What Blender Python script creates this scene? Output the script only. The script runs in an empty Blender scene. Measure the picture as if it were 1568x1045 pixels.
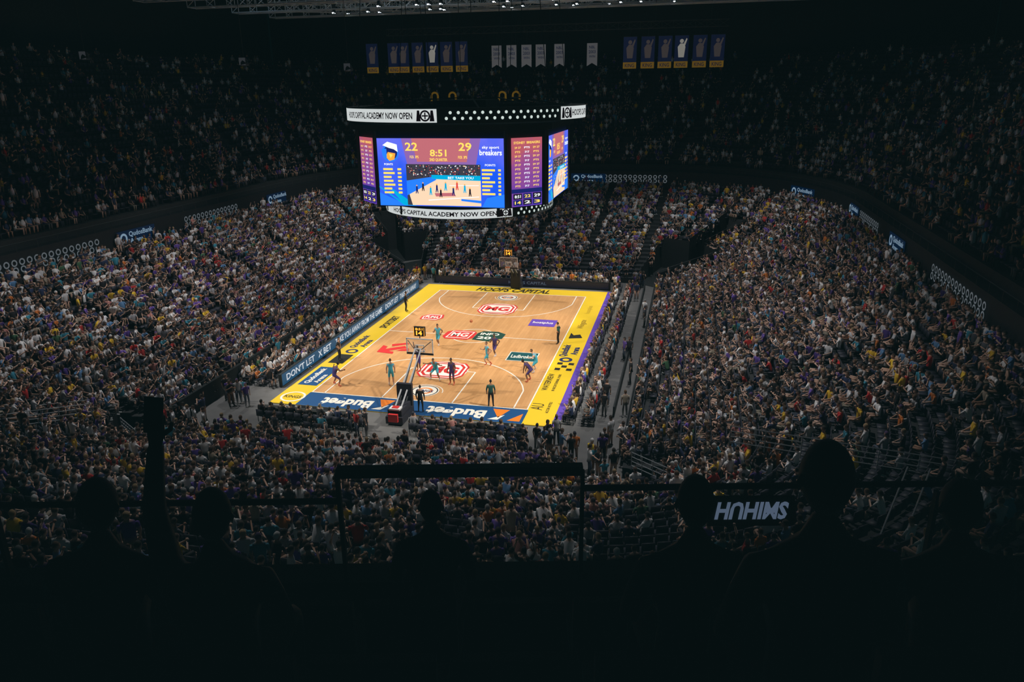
import bpy, bmesh, math, random
import numpy as np
from mathutils import Matrix, Vector
random.seed(7); RNG=np.random.default_rng(11)
SC=bpy.context.scene
COL=SC.collection
# ------------------------------------------------------------------ materials
MATS={}
LIFT_GLOW=(.0018,.0046,.0050)  # faint teal self-glow given to every non-emissive material to lift blacks
def mat(name,c=(.5,.5,.5),rough=.6,emit=None,es=1.0,metal=0.0,attr=None,noise=None,alpha=None):
    if name in MATS: return MATS[name]
    m=bpy.data.materials.new(name); m.use_nodes=True; nt=m.node_tree; b=nt.nodes["Principled BSDF"]
    b.inputs["Base Color"].default_value=(*c,1); b.inputs["Roughness"].default_value=rough; b.inputs["Metallic"].default_value=metal
    if emit is not None:
        b.inputs["Emission Color"].default_value=(*emit,1); b.inputs["Emission Strength"].default_value=es
    else:
        b.inputs["Emission Color"].default_value=(*LIFT_GLOW,1); b.inputs["Emission Strength"].default_value=1
    if attr:
        a=nt.nodes.new("ShaderNodeAttribute"); a.attribute_name=attr; nt.links.new(a.outputs["Color"],b.inputs["Base Color"])
    if noise:
        sc,amt=noise
        tc=nt.nodes.new("ShaderNodeTexCoord"); n=nt.nodes.new("ShaderNodeTexNoise"); n.inputs["Scale"].default_value=sc; n.inputs["Detail"].default_value=5
        r=nt.nodes.new("ShaderNodeMixRGB"); r.inputs[1].default_value=(*[x*(1-amt) for x in c],1); r.inputs[2].default_value=(*[min(1,x*(1+amt)) for x in c],1)
        nt.links.new(tc.outputs["Object"],n.inputs["Vector"]); nt.links.new(n.outputs["Fac"],r.inputs[0]); nt.links.new(r.outputs[0],b.inputs["Base Color"])
    if alpha is not None:
        b.inputs["Alpha"].default_value=alpha
    MATS[name]=m; return m
def emi(name,c,s=1.0): return mat(name,(.01,.01,.01),.5,emit=c,es=s)
def wood():
    m=bpy.data.materials.new("maple_wood"); m.use_nodes=True; nt=m.node_tree; b=nt.nodes["Principled BSDF"]
    tc=nt.nodes.new("ShaderNodeTexCoord"); mp=nt.nodes.new("ShaderNodeMapping"); mp.inputs["Rotation"].default_value=(0,0,math.pi/2)
    br=nt.nodes.new("ShaderNodeTexBrick"); br.inputs["Scale"].default_value=1; br.inputs["Brick Width"].default_value=2.4; br.inputs["Row Height"].default_value=.24
    br.inputs["Mortar Size"].default_value=.004; br.inputs["Color1"].default_value=(.72,.39,.165,1); br.inputs["Color2"].default_value=(.62,.325,.13,1); br.inputs["Mortar"].default_value=(.42,.24,.1,1)
    n=nt.nodes.new("ShaderNodeTexNoise"); n.inputs["Scale"].default_value=.6; n.inputs["Detail"].default_value=6
    mx=nt.nodes.new("ShaderNodeMixRGB"); mx.blend_type='MULTIPLY'; mx.inputs[0].default_value=.22
    nt.links.new(tc.outputs["Object"],mp.inputs["Vector"]); nt.links.new(mp.outputs[0],br.inputs["Vector"]); nt.links.new(tc.outputs["Object"],n.inputs["Vector"])
    nt.links.new(br.outputs["Color"],mx.inputs[1]); nt.links.new(n.outputs["Fac"],mx.inputs[2]); nt.links.new(mx.outputs[0],b.inputs["Base Color"])
    b.inputs["Roughness"].default_value=.5
    MATS["maple_wood"]=m; return m
WOOD=wood()
def screen_bg(name,c1,c2,s,zlo=12.6,zhi=16.0):
    m=bpy.data.materials.new(name); m.use_nodes=True; nt=m.node_tree; b=nt.nodes["Principled BSDF"]
    tc=nt.nodes.new("ShaderNodeTexCoord"); sp=nt.nodes.new("ShaderNodeSeparateXYZ"); mr=nt.nodes.new("ShaderNodeMapRange")
    n=nt.nodes.new("ShaderNodeTexNoise"); n.inputs["Scale"].default_value=.55; n.inputs["Detail"].default_value=4
    ad=nt.nodes.new("ShaderNodeMath"); ad.operation='ADD'; mu=nt.nodes.new("ShaderNodeMath"); mu.operation='MULTIPLY'; mu.inputs[1].default_value=1.6
    sb=nt.nodes.new("ShaderNodeMath"); sb.operation='SUBTRACT'; sb.inputs[1].default_value=.8
    mr.inputs[1].default_value=zlo; mr.inputs[2].default_value=zhi
    mx=nt.nodes.new("ShaderNodeMixRGB"); mx.inputs[1].default_value=(*c1,1); mx.inputs[2].default_value=(*c2,1); mx.use_clamp=True
    nt.links.new(tc.outputs["Object"],sp.inputs[0]); nt.links.new(tc.outputs["Object"],n.inputs["Vector"]); nt.links.new(sp.outputs[2],mr.inputs[0])
    nt.links.new(n.outputs["Fac"],mu.inputs[0]); nt.links.new(mu.outputs[0],sb.inputs[0]); nt.links.new(sb.outputs[0],ad.inputs[0]); nt.links.new(mr.outputs[0],ad.inputs[1])
    cl=nt.nodes.new("ShaderNodeClamp"); nt.links.new(ad.outputs[0],cl.inputs[0]); nt.links.new(cl.outputs[0],mx.inputs[0])
    b.inputs["Base Color"].default_value=(.01,.01,.01,1); nt.links.new(mx.outputs[0],b.inputs["Emission Color"]); b.inputs["Emission Strength"].default_value=s
    MATS[name]=m; return m

BLACK=mat("black_paint",(.010,.014,.016),.75)
DARK=mat("dark_steel",(.025,.03,.034),.6)
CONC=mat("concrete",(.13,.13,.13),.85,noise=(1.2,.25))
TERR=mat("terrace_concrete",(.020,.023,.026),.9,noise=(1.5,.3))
SEAT=mat("seat_plastic",(.018,.02,.034),.6)
PEOPLE=mat("people_cloth_and_skin",attr="Col",rough=.8)
YEL=mat("yellow_paint",(.82,.56,.025),.45,noise=(.8,.06))
PUR=mat("purple_paint",(.13,.07,.45),.45)
BLU=mat("blue_paint",(.010,.075,.22),.5)
LINE=mat("line_white",(.85,.82,.74),.5)
REDP=mat("red_paint",(.62,.03,.03),.5)
GRNP=mat("dark_green_paint",(.01,.06,.045),.5)
TEALP=mat("teal_paint",(.01,.08,.09),.5)
NAVYP=mat("navy_paint",(.02,.03,.12),.5)
ORNP=mat("orange_paint",(.85,.22,.02),.5)
INK=mat("ink_black",(.015,.015,.012),.6)
WHT=mat("white_plastic",(.75,.75,.75),.5)
STEEL=mat("steel_grey",(.35,.38,.42),.4,metal=.3)

# ------------------------------------------------------------------ mesh builder
_tc={}
def text_geo(s,bold=.012):
    k=(s,bold)
    if k in _tc: return _tc[k]
    cu=bpy.data.curves.new("t",'FONT'); cu.body=s; cu.size=1; cu.offset=bold; cu.resolution_u=2; cu.align_x='CENTER'
    ob=bpy.data.objects.new("t",cu); COL.objects.link(ob)
    bpy.context.view_layer.update()
    me=bpy.data.meshes.new_from_object(ob.evaluated_get(bpy.context.evaluated_depsgraph_get()))
    V=np.array([v.co[:2] for v in me.vertices]) if len(me.vertices) else np.zeros((0,2))
    F=[tuple(p.vertices) for p in me.polygons]
    bpy.data.objects.remove(ob); bpy.data.curves.remove(cu); bpy.data.meshes.remove(me)
    mn=V.min(0);mx=V.max(0); V=V-(mn+mx)/2; _tc[k]=(V,F,mx-mn); return _tc[k]
class MB:
    def __init__(s): s.v=[];s.f=[];s.m=[];s.ml=[]
    def mi(s,m):
        if m not in s.ml: s.ml.append(m)
        return s.ml.index(m)
    def add(s,V,F,m):
        o=len(s.v); s.v.extend([tuple(map(float,p)) for p in V]); i=s.mi(m)
        for f in F: s.f.append(tuple(o+k for k in f)); s.m.append(i)
    def quad(s,pts,m): s.add(pts,[tuple(range(len(pts)))],m)
    def rect(s,x0,x1,y0,y1,z,m): s.quad([(x0,y0,z),(x1,y0,z),(x1,y1,z),(x0,y1,z)],m)
    def box(s,x0,x1,y0,y1,z0,z1,m):
        V=[(x,y,z) for z in(z0,z1) for x,y in((x0,y0),(x1,y0),(x1,y1),(x0,y1))]
        s.add(V,[(3,2,1,0),(4,5,6,7),(0,1,5,4),(1,2,6,5),(2,3,7,6),(3,0,4,7)],m)
    def obox(s,c,ax,ay,az,hx,hy,hz,m):
        c=Vector(c);ax=Vector(ax)*hx;ay=Vector(ay)*hy;az=Vector(az)*hz
        V=[c+ax*i+ay*j+az*k for k in(-1,1) for i,j in((-1,-1),(1,-1),(1,1),(-1,1))]
        s.add(V,[(3,2,1,0),(4,5,6,7),(0,1,5,4),(1,2,6,5),(2,3,7,6),(3,0,4,7)],m)
    def tube(s,p0,p1,r0,r1,m,n=6,cap=True):
        p0=Vector(p0);p1=Vector(p1);d=(p1-p0).normalized();a=Vector((0,0,1)) if abs(d.z)<.9 else Vector((1,0,0))
        x=d.cross(a).normalized();y=d.cross(x)
        V=[];
        for p,r in((p0,r0),(p1,r1)):
            for k in range(n): t=2*math.pi*k/n; V.append(p+x*r*math.cos(t)+y*r*math.sin(t))
        F=[(k,(k+1)%n,n+(k+1)%n,n+k) for k in range(n)]
        if cap: F+= [tuple(range(n-1,-1,-1)),tuple(range(n,2*n))]
        s.add(V,F,m)
    def disc(s,c,xd,yd,r,m,n=24,r0=0,a0=0,a1=2*math.pi):
        c=Vector(c);xd=Vector(xd);yd=Vector(yd)
        if r0<=0 and a1-a0>6.2:
            s.quad([c+xd*r*math.cos(2*math.pi*k/n)+yd*r*math.sin(2*math.pi*k/n) for k in range(n)],m);return
        V=[];F=[]
        for k in range(n+1):
            t=a0+(a1-a0)*k/n; q=xd*math.cos(t)+yd*math.sin(t); V+= [c+q*r0,c+q*r]
        for k in range(n): F.append((2*k,2*k+1,2*k+3,2*k+2))
        s.add(V,F,m)
    def text(s,t,c,xd,yd,m,width=None,height=None,bold=.012,skew=0):
        V,F,sz=text_geo(t,bold)
        kx=(width/sz[0]) if width else None; ky=(height/sz[1]) if height else None
        if kx is None: kx=ky
        if ky is None: ky=kx
        c=Vector(c);xd=Vector(xd);yd=Vector(yd)
        s.add([c+xd*(a*kx+skew*b*ky)+yd*(b*ky) for a,b in V],F,m)
    def arc_text(s,t,R,az0,az1,zc,h,m,bold=.02):
        V,F,sz=text_geo(t,bold); out=[]
        for a,b in V:
            az=az0+(az1-az0)*(a/sz[0]+.5); out.append((R*math.cos(az),R*math.sin(az),zc+b/sz[1]*h))
        s.add(out,F,m)
    def build(s,name,smooth=False,parent=None):
        me=bpy.data.meshes.new(name); me.from_pydata(s.v,[],s.f)
        for m in s.ml: me.materials.append(m)
        me.polygons.foreach_set("material_index",s.m)
        if smooth: me.polygons.foreach_set("use_smooth",[True]*len(s.f))
        me.update(); ob=bpy.data.objects.new(name,me); COL.objects.link(ob)
        if parent: ob.parent=parent
        return ob
X=Vector((1,0,0));Y=Vector((0,1,0));Z=Vector((0,0,1))

# ------------------------------------------------------------------ court
def court():
    b=MB()
    b.box(-9.5,9.9,-16.2,16.2,-.02,.03,YEL)
    z=.034
    b.rect(9.42,9.9,-16.2,16.2,z,PUR)
    b.rect(-7.5,7.5,-14,14,z,WOOD)
    b.rect(-7.6,7.6,-16.2,-14.05,z,BLU)
    z2=.040; w=.045
    def seg(x0,y0,x1,y1,ww=w):
        d=Vector((x1-x0,y1-y0,0)).normalized();n=Vector((-d.y,d.x,0))*ww
        p=Vector((x0,y0,z2));q=Vector((x1,y1,z2)); b.quad([p-n,q-n,q+n,p+n],LINE)
    for x in(-7.5,7.5): seg(x,-14,x,14)
    for y in(-14,14,0): seg(-7.5,y,7.5,y)
    b.disc((0,0,z2),X,Y,1.84,LINE,48,1.75)
    for sgn in(-1,1):
        by=14*sgn
        for x in(-2.45,2.45): seg(x,by,x,by-5.8*sgn)
        seg(-2.45,by-5.8*sgn,2.45,by-5.8*sgn)
        b.disc((0,by-5.8*sgn,z2),X,Y,1.84,LINE,40,1.75)
        for x in(-6.6,6.6): seg(x,by,x,by-2.99*sgn)
        cy=by-1.575*sgn; a=math.acos(6.6/6.75)
        if sgn>0: b.disc((0,cy,z2),X,Y,6.8,LINE,48,6.71,math.pi+a,2*math.pi-a)
        else: b.disc((0,cy,z2),X,Y,6.8,LINE,48,6.71,a,math.pi-a)
        b.disc((0,cy,z2),X,Y,1.3,LINE,24,1.24,*( (math.pi,2*math.pi) if sgn>0 else (0,math.pi)))
        yc=8.2*sgn; z3=.046
        def octa(rx,ry,zz,m,cut=.42):
            b.quad([(sx*rx*(1 if k else 1-cut*.6),yc+sy*ry*(1-cut if k else 1),zz) for sx,sy,k in((1,-1,0),(1,-1,1),(1,1,1),(1,1,0),(-1,1,0),(-1,1,1),(-1,-1,1),(-1,-1,0))],m)
        octa(1.75,1.6,z3,REDP);octa(1.62,1.47,z3+.004,LINE);octa(1.48,1.34,z3+.008,REDP);octa(1.3,1.16,z3+.011,LINE)
        b.text("MG",(0,yc,z3+.016),X,Y,REDP,width=2.25,height=1.4,bold=.045)
        yk=12.3*sgn
        b.disc((0,yk,z3),X,Y,1.0,LINE,32);b.disc((0,yk,z3+.004),X,Y,.92,INK,32,.84);b.disc((0,yk,z3+.004),X,Y,.55,ORNP,32,.4)
        b.text("KINGS",(0,yk,z3+.008),X,Y,NAVYP,width=1.2,height=.38,bold=.03)
    z3=.046
    def para(x0,x1,y0,y1,sk,zz,m): b.quad([(x0-sk,y0,zz),(x1-sk,y0,zz),(x1+sk,y1,zz),(x0+sk,y1,zz)],m)
    b.quad([(-2.2,-1.15,z3),(-.3,-1.15,z3),(.1,-.6,z3),(.1,.7,z3),(-.2,1.2,z3),(-1.9,1.2,z3),(-2.5,.7,z3),(-2.55,-.6,z3)],REDP)
    para(-2.15,-.2,-.85,.95,.08,z3+.004,LINE);para(-2.05,-.3,-.72,.82,.07,z3+.007,REDP)
    b.text("MG",(-1.2,.05,z3+.012),X,Y,LINE,width=1.45,height=1.05,bold=.03)
    b.quad([(0.1,-1.0,z3),(1.6,-1.25,z3),(1.75,-.6,z3),(2.5,-.4,z3),(2.55,.85,z3),(1.8,1.4,z3),(.5,1.35,z3),(.15,.7,z3)],GRNP)
    b.text("INFO",(1.25,.62,z3+.006),X,Y,LINE,width=1.6,height=.6,bold=.03)
    b.text("20",(1.0,-.4,z3+.006),X,Y,LINE,width=1.2,height=.7,bold=.03)
    def tile(cx,cy,w_,h_,m,edge,t,tm):
        b.rect(cx-w_/2,cx+w_/2,cy-h_/2,cy+h_/2,z3,edge);b.rect(cx-w_/2+.07,cx+w_/2-.07,cy-h_/2+.07,cy+h_/2-.07,z3+.004,m)
        b.text(t,(cx,cy,z3+.009),X,Y,tm,width=w_*.78,height=h_*.36,bold=.02)
    tile(5.1,-4.3,2.3,2.0,TEALP,LINE,"Ladbrokes",LINE)
    tile(5.0,4.6,2.3,2.0,PUR,PUR,"hostplus",LINE)
    b.quad([(-6.1,3.7,z3),(-4.5,3.6,z3),(-4.1,4.4,z3),(-4.3,5.4,z3),(-5.7,5.4,z3),(-6.2,4.6,z3)],REDP)
    b.quad([(-5.95,3.8,z3+.004),(-4.6,3.72,z3+.004),(-4.3,4.4,z3+.004),(-4.45,5.28,z3+.004),(-5.6,5.28,z3+.004),(-6.02,4.55,z3+.004)],LINE)
    b.quad([(-5.85,3.95,z3+.006),(-4.65,3.87,z3+.006),(-4.4,4.4,z3+.006),(-4.55,5.13,z3+.006),(-5.52,5.13,z3+.006),(-5.9,4.55,z3+.006)],REDP)
    b.text("PUMA",(-5.15,4.48,z3+.012),X,Y,LINE,width=1.2,height=.7,bold=.03)
    b.quad([(-6.4,-5.4,z3),(-5.0,-5.6,z3),(-5.1,-5.1,z3),(-5.6,-5.0,z3),(-4.4,-4.1,z3),(-4.7,-3.6,z3),(-6.0,-4.6,z3),(-6.05,-4.0,z3),(-6.5,-3.75,z3)],REDP)
    b.quad([(-5.0,-4.9,z3),(-4.0,-4.7,z3),(-4.2,-4.1,z3),(-4.7,-4.45,z3)],REDP)
    b.quad([(-5.7,-3.9,z3),(-4.5,-3.1,z3),(-4.8,-2.8,z3),(-5.9,-3.4,z3)],REDP)
    b.text("HOOPS CAPITAL",(0,15.1,z2),X,Y,INK,width=7.6,height=1.4,bold=.03,skew=.15)
    for cx,wd in((-4.4,4.4),(3.1,4.9)):
        b.text("Budget",(cx,-15.1,z2),-X,-Y,LINE,width=wd*.8,height=1.6,bold=.04)
        b.quad([(cx+wd*.5-.2,-15.9,z2),(cx+wd*.5+.45,-15.9,z2),(cx+wd*.5+.75,-15.1,z2)],LINE)
        b.quad([(cx+wd*.5-.2,-14.3,z2),(cx+wd*.5+.9,-14.3,z2),(cx+wd*.5+.4,-15.6,z2)],ORNP)
    b.quad([(6.6,-15.9,z2),(7.4,-15.9,z2),(7.4,-14.7,z2)],ORNP)
    up=-X
    b.rect(-9.2,-7.75,-12.9,-9.3,z2,BLU); b.text("QudosBank",(-8.7,-11.1,z2+.006),Y,up,LINE,width=3.0,height=.5,bold=.03); b.text("Arena",(-8.1,-11.6,z2+.006),Y,up,LINE,width=1.6,height=.4,bold=.03)
    b.disc((-8.4,-15.0,z2),X,Y,.85,LINE,24,.7); b.text("KINGS",(-8.4,-15.0,z2),X,Y,INK,width=1.2,height=.4)
    b.text("QudosBank",(-8.75,-3.2,z2),Y,up,NAVYP,width=3.2,height=.62,bold=.03);b.text("Arena",(-8.05,-3.6,z2),Y,up,NAVYP,width=1.8,height=.5,bold=.03);b.disc((-8.4,-5.6,z2),X,Y,.5,NAVYP,20,.3)
    b.text("SPORTSBET",(-8.4,2.4,z2),Y,up,INK,width=3.6,height=.7,bold=.03)
    b.rect(-9.1,-7.9,-8.4,-6.4,z2,INK)
    xr=8.45
    b.text("QudosBank",(xr-.35,-2.2,z2),Y,up,NAVYP,width=2.8,height=.7,bold=.035);b.text("Arena",(xr+.4,-2.2,z2),Y,up,NAVYP,width=1.8,height=.55,bold=.035);b.disc((xr,-4.3,z2),X,Y,.5,NAVYP,20,.26)
    b.text("WATERVIEW",(xr-.5,-9.0,z2),Y,up,INK,width=3.2,height=.42,bold=.01);b.text("IN BICENTENNIAL PARK",(xr+.1,-9.0,z2),Y,up,INK,width=3.2,height=.2,bold=.01)
    b.text("AU",(xr-.4,-13.4,z2),Y,up,INK,width=1.0,height=.8,bold=-.005);b.text("ACCOR HOTELS",(xr+.35,-13.4,z2),Y,up,INK,width=1.8,height=.2)
    for k,(dx,dy) in enumerate(((-.5,-6.6),(.35,-6.6),(-.1,-6.0),(-.5,-5.4),(.35,-5.4))): b.rect(xr+dx,xr+dx+.4,dy,dy+.45,z2,INK)
    b.text("Wingate",(xr,4.9,z2),Y,up,mat("ochre_dark_paint",(.2,.12,.02),.5),width=2.6,height=.7,bold=.0,skew=.2)
    b.quad([(xr-.6,.8,z2),(xr+.5,1.1,z2),(xr+.2,2.0,z2),(xr-.3,1.7,z2),(xr-.6,2.3,z2)],INK)
    b.text("hostplus",(xr,9.5,z2),Y,up,mat("ochre_paint",(.55,.36,.02),.5),width=2.6,height=.6,bold=.0)
    return b.build("basketball_court")
court()

# ------------------------------------------------------------------ hoops
def hoop(sgn):
    b=MB(); yb=12.8*sgn; o=-sgn
    yB=yb+4.2*sgn
    PADB=mat("hoop_base_pad",(.02,.02,.03),.6)
    y0,y1=sorted((yB-1.0*sgn,yB+.9*sgn))
    b.box(-.55,.55,y0,y1,.08,.55,PADB); b.box(-.45,.45,y0+.15,y1-.15,.55,.95,PADB)
    b.box(-.5,.5,*sorted((yB-1.0*sgn,yB-1.25*sgn)),.1,2.0,PADB)
    b.box(-.3,.3,*sorted((yB+.92*sgn,yB+1.1*sgn)),.3,.8,REDP); b.box(-.35,.35,*sorted((yB+.3*sgn,yB+.8*sgn)),.95,1.05,WHT); b.box(-.2,.2,*sorted((yB+.35*sgn,yB+.7*sgn)),1.05,1.09,REDP)
    for x in(-.45,.45):
        for y in(y0+.2,y1-.2): b.tube((x-.04,y,.06),(x+.04,y,.06),.06,.06,INK,8)
    GREY=mat("hoop_arm_grey",(.4,.42,.45),.4)
    for x in(-.2,.2):
        b.tube((x,yB+.1*sgn,.9),(x,yb+.35*sgn,3.35),.055,.05,GREY,8)
        b.tube((x,yB-.7*sgn,.9),(x,yb+.9*sgn,2.95),.05,.045,DARK,8)
    b.tube((-.25,yb+.35*sgn,3.35),(.25,yb+.35*sgn,3.35),.05,.05,GREY)
    for x in(-.8,.8): b.tube((x*.25,yb+.4*sgn,3.3),(x,yb+.03*sgn,3.8),.025,.025,DARK)
    b.tube((0,yb+.4*sgn,3.3),(0,yb+.02*sgn,3.05),.05,.05,DARK)
    t=.03
    G=mat("backboard_glass",(.55,.6,.62),.1,alpha=.16)
    b.box(-.9,.9,yb-.01,yb+.01,2.9,3.95,G)
    for x0,x1,z0,z1,m in((-.93,.93,3.9,3.97,WHT),(-.93,.93,2.84,2.97,INK),(-.93,-.87,2.9,3.95,WHT),(.87,.93,2.9,3.95,WHT),(-.3,.3,3.47,3.52,WHT),(-.3,.3,3.05,3.1,WHT),(-.3,-.25,3.05,3.5,WHT),(.25,.3,3.05,3.5,WHT)):
        b.box(x0,x1,yb-t,yb+t,z0,z1,m)
    ry=yb+.38*o; R=.23
    for k in range(20):
        a=2*math.pi*k/20;c=2*math.pi*(k+1)/20
        b.tube((R*math.cos(a),ry+R*math.sin(a),3.05),(R*math.cos(c),ry+R*math.sin(c),3.05),.015,.015,ORNP,5,False)
    b.box(-.07,.07,*sorted((yb,yb+.17*o)),3.02,3.06,ORNP)
    for k in range(12):
        a=2*math.pi*k/12
        for s2 in(1,-1):
            c=a+s2*.26; d=c+s2*.26
            b.tube((R*math.cos(a),ry+R*math.sin(a),3.04),(.17*math.cos(c),ry+.17*math.sin(c),2.84),.008,.008,WHT,4,False)
            b.tube((.17*math.cos(c),ry+.17*math.sin(c),2.84),(.12*math.cos(d),ry+.12*math.sin(d),2.62),.008,.008,WHT,4,False)
    b.box(-.38,.38,yb+.0,yb+.22,4.12,4.75,INK); b.tube((0,yb+.1,3.9),(0,yb+.1,4.15),.03,.03,DARK)
    AM=emi("shot_clock_amber",(1.0,.35,.03),2.2)
    for yy,xd in((yb-.012,X),(yb+.232,-X)):
        b.text("8:51",(0,yy,4.62),xd,Z,AM,width=.5,height=.16,bold=.02); b.text("14",(0,yy,4.35),xd,Z,AM,width=.42,height=.3,bold=.04)
        for x in(-.36,.34): b.box(x,x+.02,yy-.004,yy+.004,4.14,4.73,AM)
    return b.build("basketball_hoop")
hoop(-1);hoop(1)

# ------------------------------------------------------------------ arena bowl
SEGS=dict(
 R=((14.2,-21.5),(14.2,19),(32.2,-24),None,(32.2,20)),
 FR=((14.2,19),(12,20.5),(32.2,20),(30.5,41),(14,44)),
 F=((12,20.5),(-11.5,20.5),(14,44),None,(-14,44)),
 FL=((-11.5,20.5),(-13.5,19),(-14,44),(-27.5,41),(-28.5,20)),
 L=((-13.5,19),(-13.5,-21.5),(-28.5,20),None,(-28.5,-24)),
 NL=((-13.5,-21.5),(-11.5,-22.6),(-28.5,-24),(-27.5,-41),(-14,-44)),
 N=((-11.5,-22.6),(12,-22.6),(-14,-44),None,(14,-44)),
 NR=((12,-22.6),(14.2,-21.5),(14,-44),(30.5,-41),(32.2,-24)))
OUT2=dict(R=((54,-34),None,(54,30)),FR=((54,30),(52,62),(24,68)),F=((24,68),None,(-24,68)),FL=((-24,68),(-48,62),(-51,30)),L=((-51,30),None,(-51,-34)))
def lerp(a,b,t): return np.array(a,float)*(1-t)+np.array(b,float)*t
def curve(p,c,q,u):
    if c is None: return lerp(p,q,u)
    return (1-u)**2*np.array(p,float)+2*u*(1-u)*np.array(c,float)+u*u*np.array(q,float)
def P_low(n,u,s):
    i0,i1,o0,c,o1=SEGS[n]; return lerp(lerp(i0,i1,u),curve(o0,c,o1,u),s)
def P_up(n,u,s):
    i0,i1,o0,c,o1=SEGS[n]; q=OUT2[n]; return lerp(curve(o0,c,o1,u),curve(q[0],q[1],q[2],u),.04+.96*s)
NL_ROWS=24; NU_ROWS=22
def z_low(r): return .55+6.6*((r/NL_ROWS)**1.12)
def z_up(r): return 9.9+14*(r/NU_ROWS)
def pit(n,u,s):
    if n in('FR','FL'):
        return (s<.36 and .12<u<.88) or (.36<=s<.7 and .40<u<.60)
    if n in('NR','NL'):
        return s<.16
    return False
def terraces(name,segs,Pf,zf,N,pitf,under):
    b=MB(); V=[];F=[]
    def addq(pts):
        o=len(V);V.extend(pts);F.append((o,o+1,o+2,o+3))
    for n in segs:
        K=26 if n in('R','L') else 20
        ok=lambda k,r: 0<=r<N and not pitf(n,(k+.5)/K,(r+.5)/N)
        for k in range(K):
            u0,u1=k/K,(k+1)/K
            for r in range(N):
                if not ok(k,r): continue
                z=zf(r); zp=zf(r-1) if (r>0 and ok(k,r-1)) else under
                a=Pf(n,u0,r/N);c=Pf(n,u1,r/N);d=Pf(n,u1,(r+1)/N);e=Pf(n,u0,(r+1)/N)
                addq([(*a,z),(*c,z),(*d,z),(*e,z)]); addq([(*a,zp),(*c,zp),(*c,z),(*a,z)])
                if k>0 and not ok(k-1,r): addq([(*a,under),(*e,under),(*e,z),(*a,z)])
                if k<K-1 and not ok(k+1,r): addq([(*c,under),(*d,under),(*d,z),(*c,z)])
                if r==N-1 or not ok(k,r+1): addq([(*e,under),(*d,under),(*d,z),(*e,z)])
    b.add(V,F,TERR); return b.build(name)
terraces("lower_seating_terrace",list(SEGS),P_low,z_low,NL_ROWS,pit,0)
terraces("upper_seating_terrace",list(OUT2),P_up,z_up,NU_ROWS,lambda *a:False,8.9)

# ------------------------------------------------------------------ people templates
SKIN,SHIRT,PANTS,HAIR,SHOE=range(5)
class T:
    def __init__(s): s.V=[];s.F=[];s.P=[]
    def ring_tube(s,rings,parts,n=6):
        o=len(s.V)
        for (c,rx,ry,ax,ay),p in zip(rings,parts):
            c=Vector(c)
            for k in range(n):
                t=2*math.pi*(k+.5)/n; s.V.append(tuple(c+ax*rx*math.cos(t)+ay*ry*math.sin(t))); s.P.append(p)
        for r in range(len(rings)-1):
            for k in range(n): s.F.append((o+r*n+k,o+r*n+(k+1)%n,o+(r+1)*n+(k+1)%n,o+(r+1)*n+k))
        for base,rev in((o,True),(o+(len(rings)-1)*n,False)):
            qs=[(0,1,2,3)] if n==4 else [(0,1,2,3),(0,3,4,5)]
            for q in qs:
                q=tuple(base+i for i in q); s.F.append(q[::-1] if rev else q)
    def limb(s,pts,rads,parts,n=4):
        rings=[]
        for i,(p,r) in enumerate(zip(pts,rads)):
            a=Vector(pts[max(0,i-1)]);c=Vector(pts[min(len(pts)-1,i+1)]);d=(c-a).normalized()
            x=d.cross(Vector((.13,.2,1))); 
            if x.length<.1: x=d.cross(X)
            x.normalize(); y=d.cross(x); rings.append((p,r,r,x,y))
        s.ring_tube(rings,parts,n)
    def head(s,c,r=.1,n=6,lod=0):
        c=Vector(c)
        prof=[(-1.25,.35),(-.75,.8),(0,1.0),(.6,.9),(1.1,.45)] if lod==0 else [(-1.1,.6),(0,1.05),(1.0,.6)]
        o=len(s.V); rings=[]; 
        for h,k in prof: rings.append((c+Z*(h*r),r*.82*k,r*k,X,Y))
        s.ring_tube(rings,[SKIN]*len(rings),n)
        for i in range(o,len(s.V)):
            v=Vector(s.V[i])-c
            if v.z>.5*r or (v.y<-.02 and v.z>-.6*r): s.P[i]=HAIR
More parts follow.
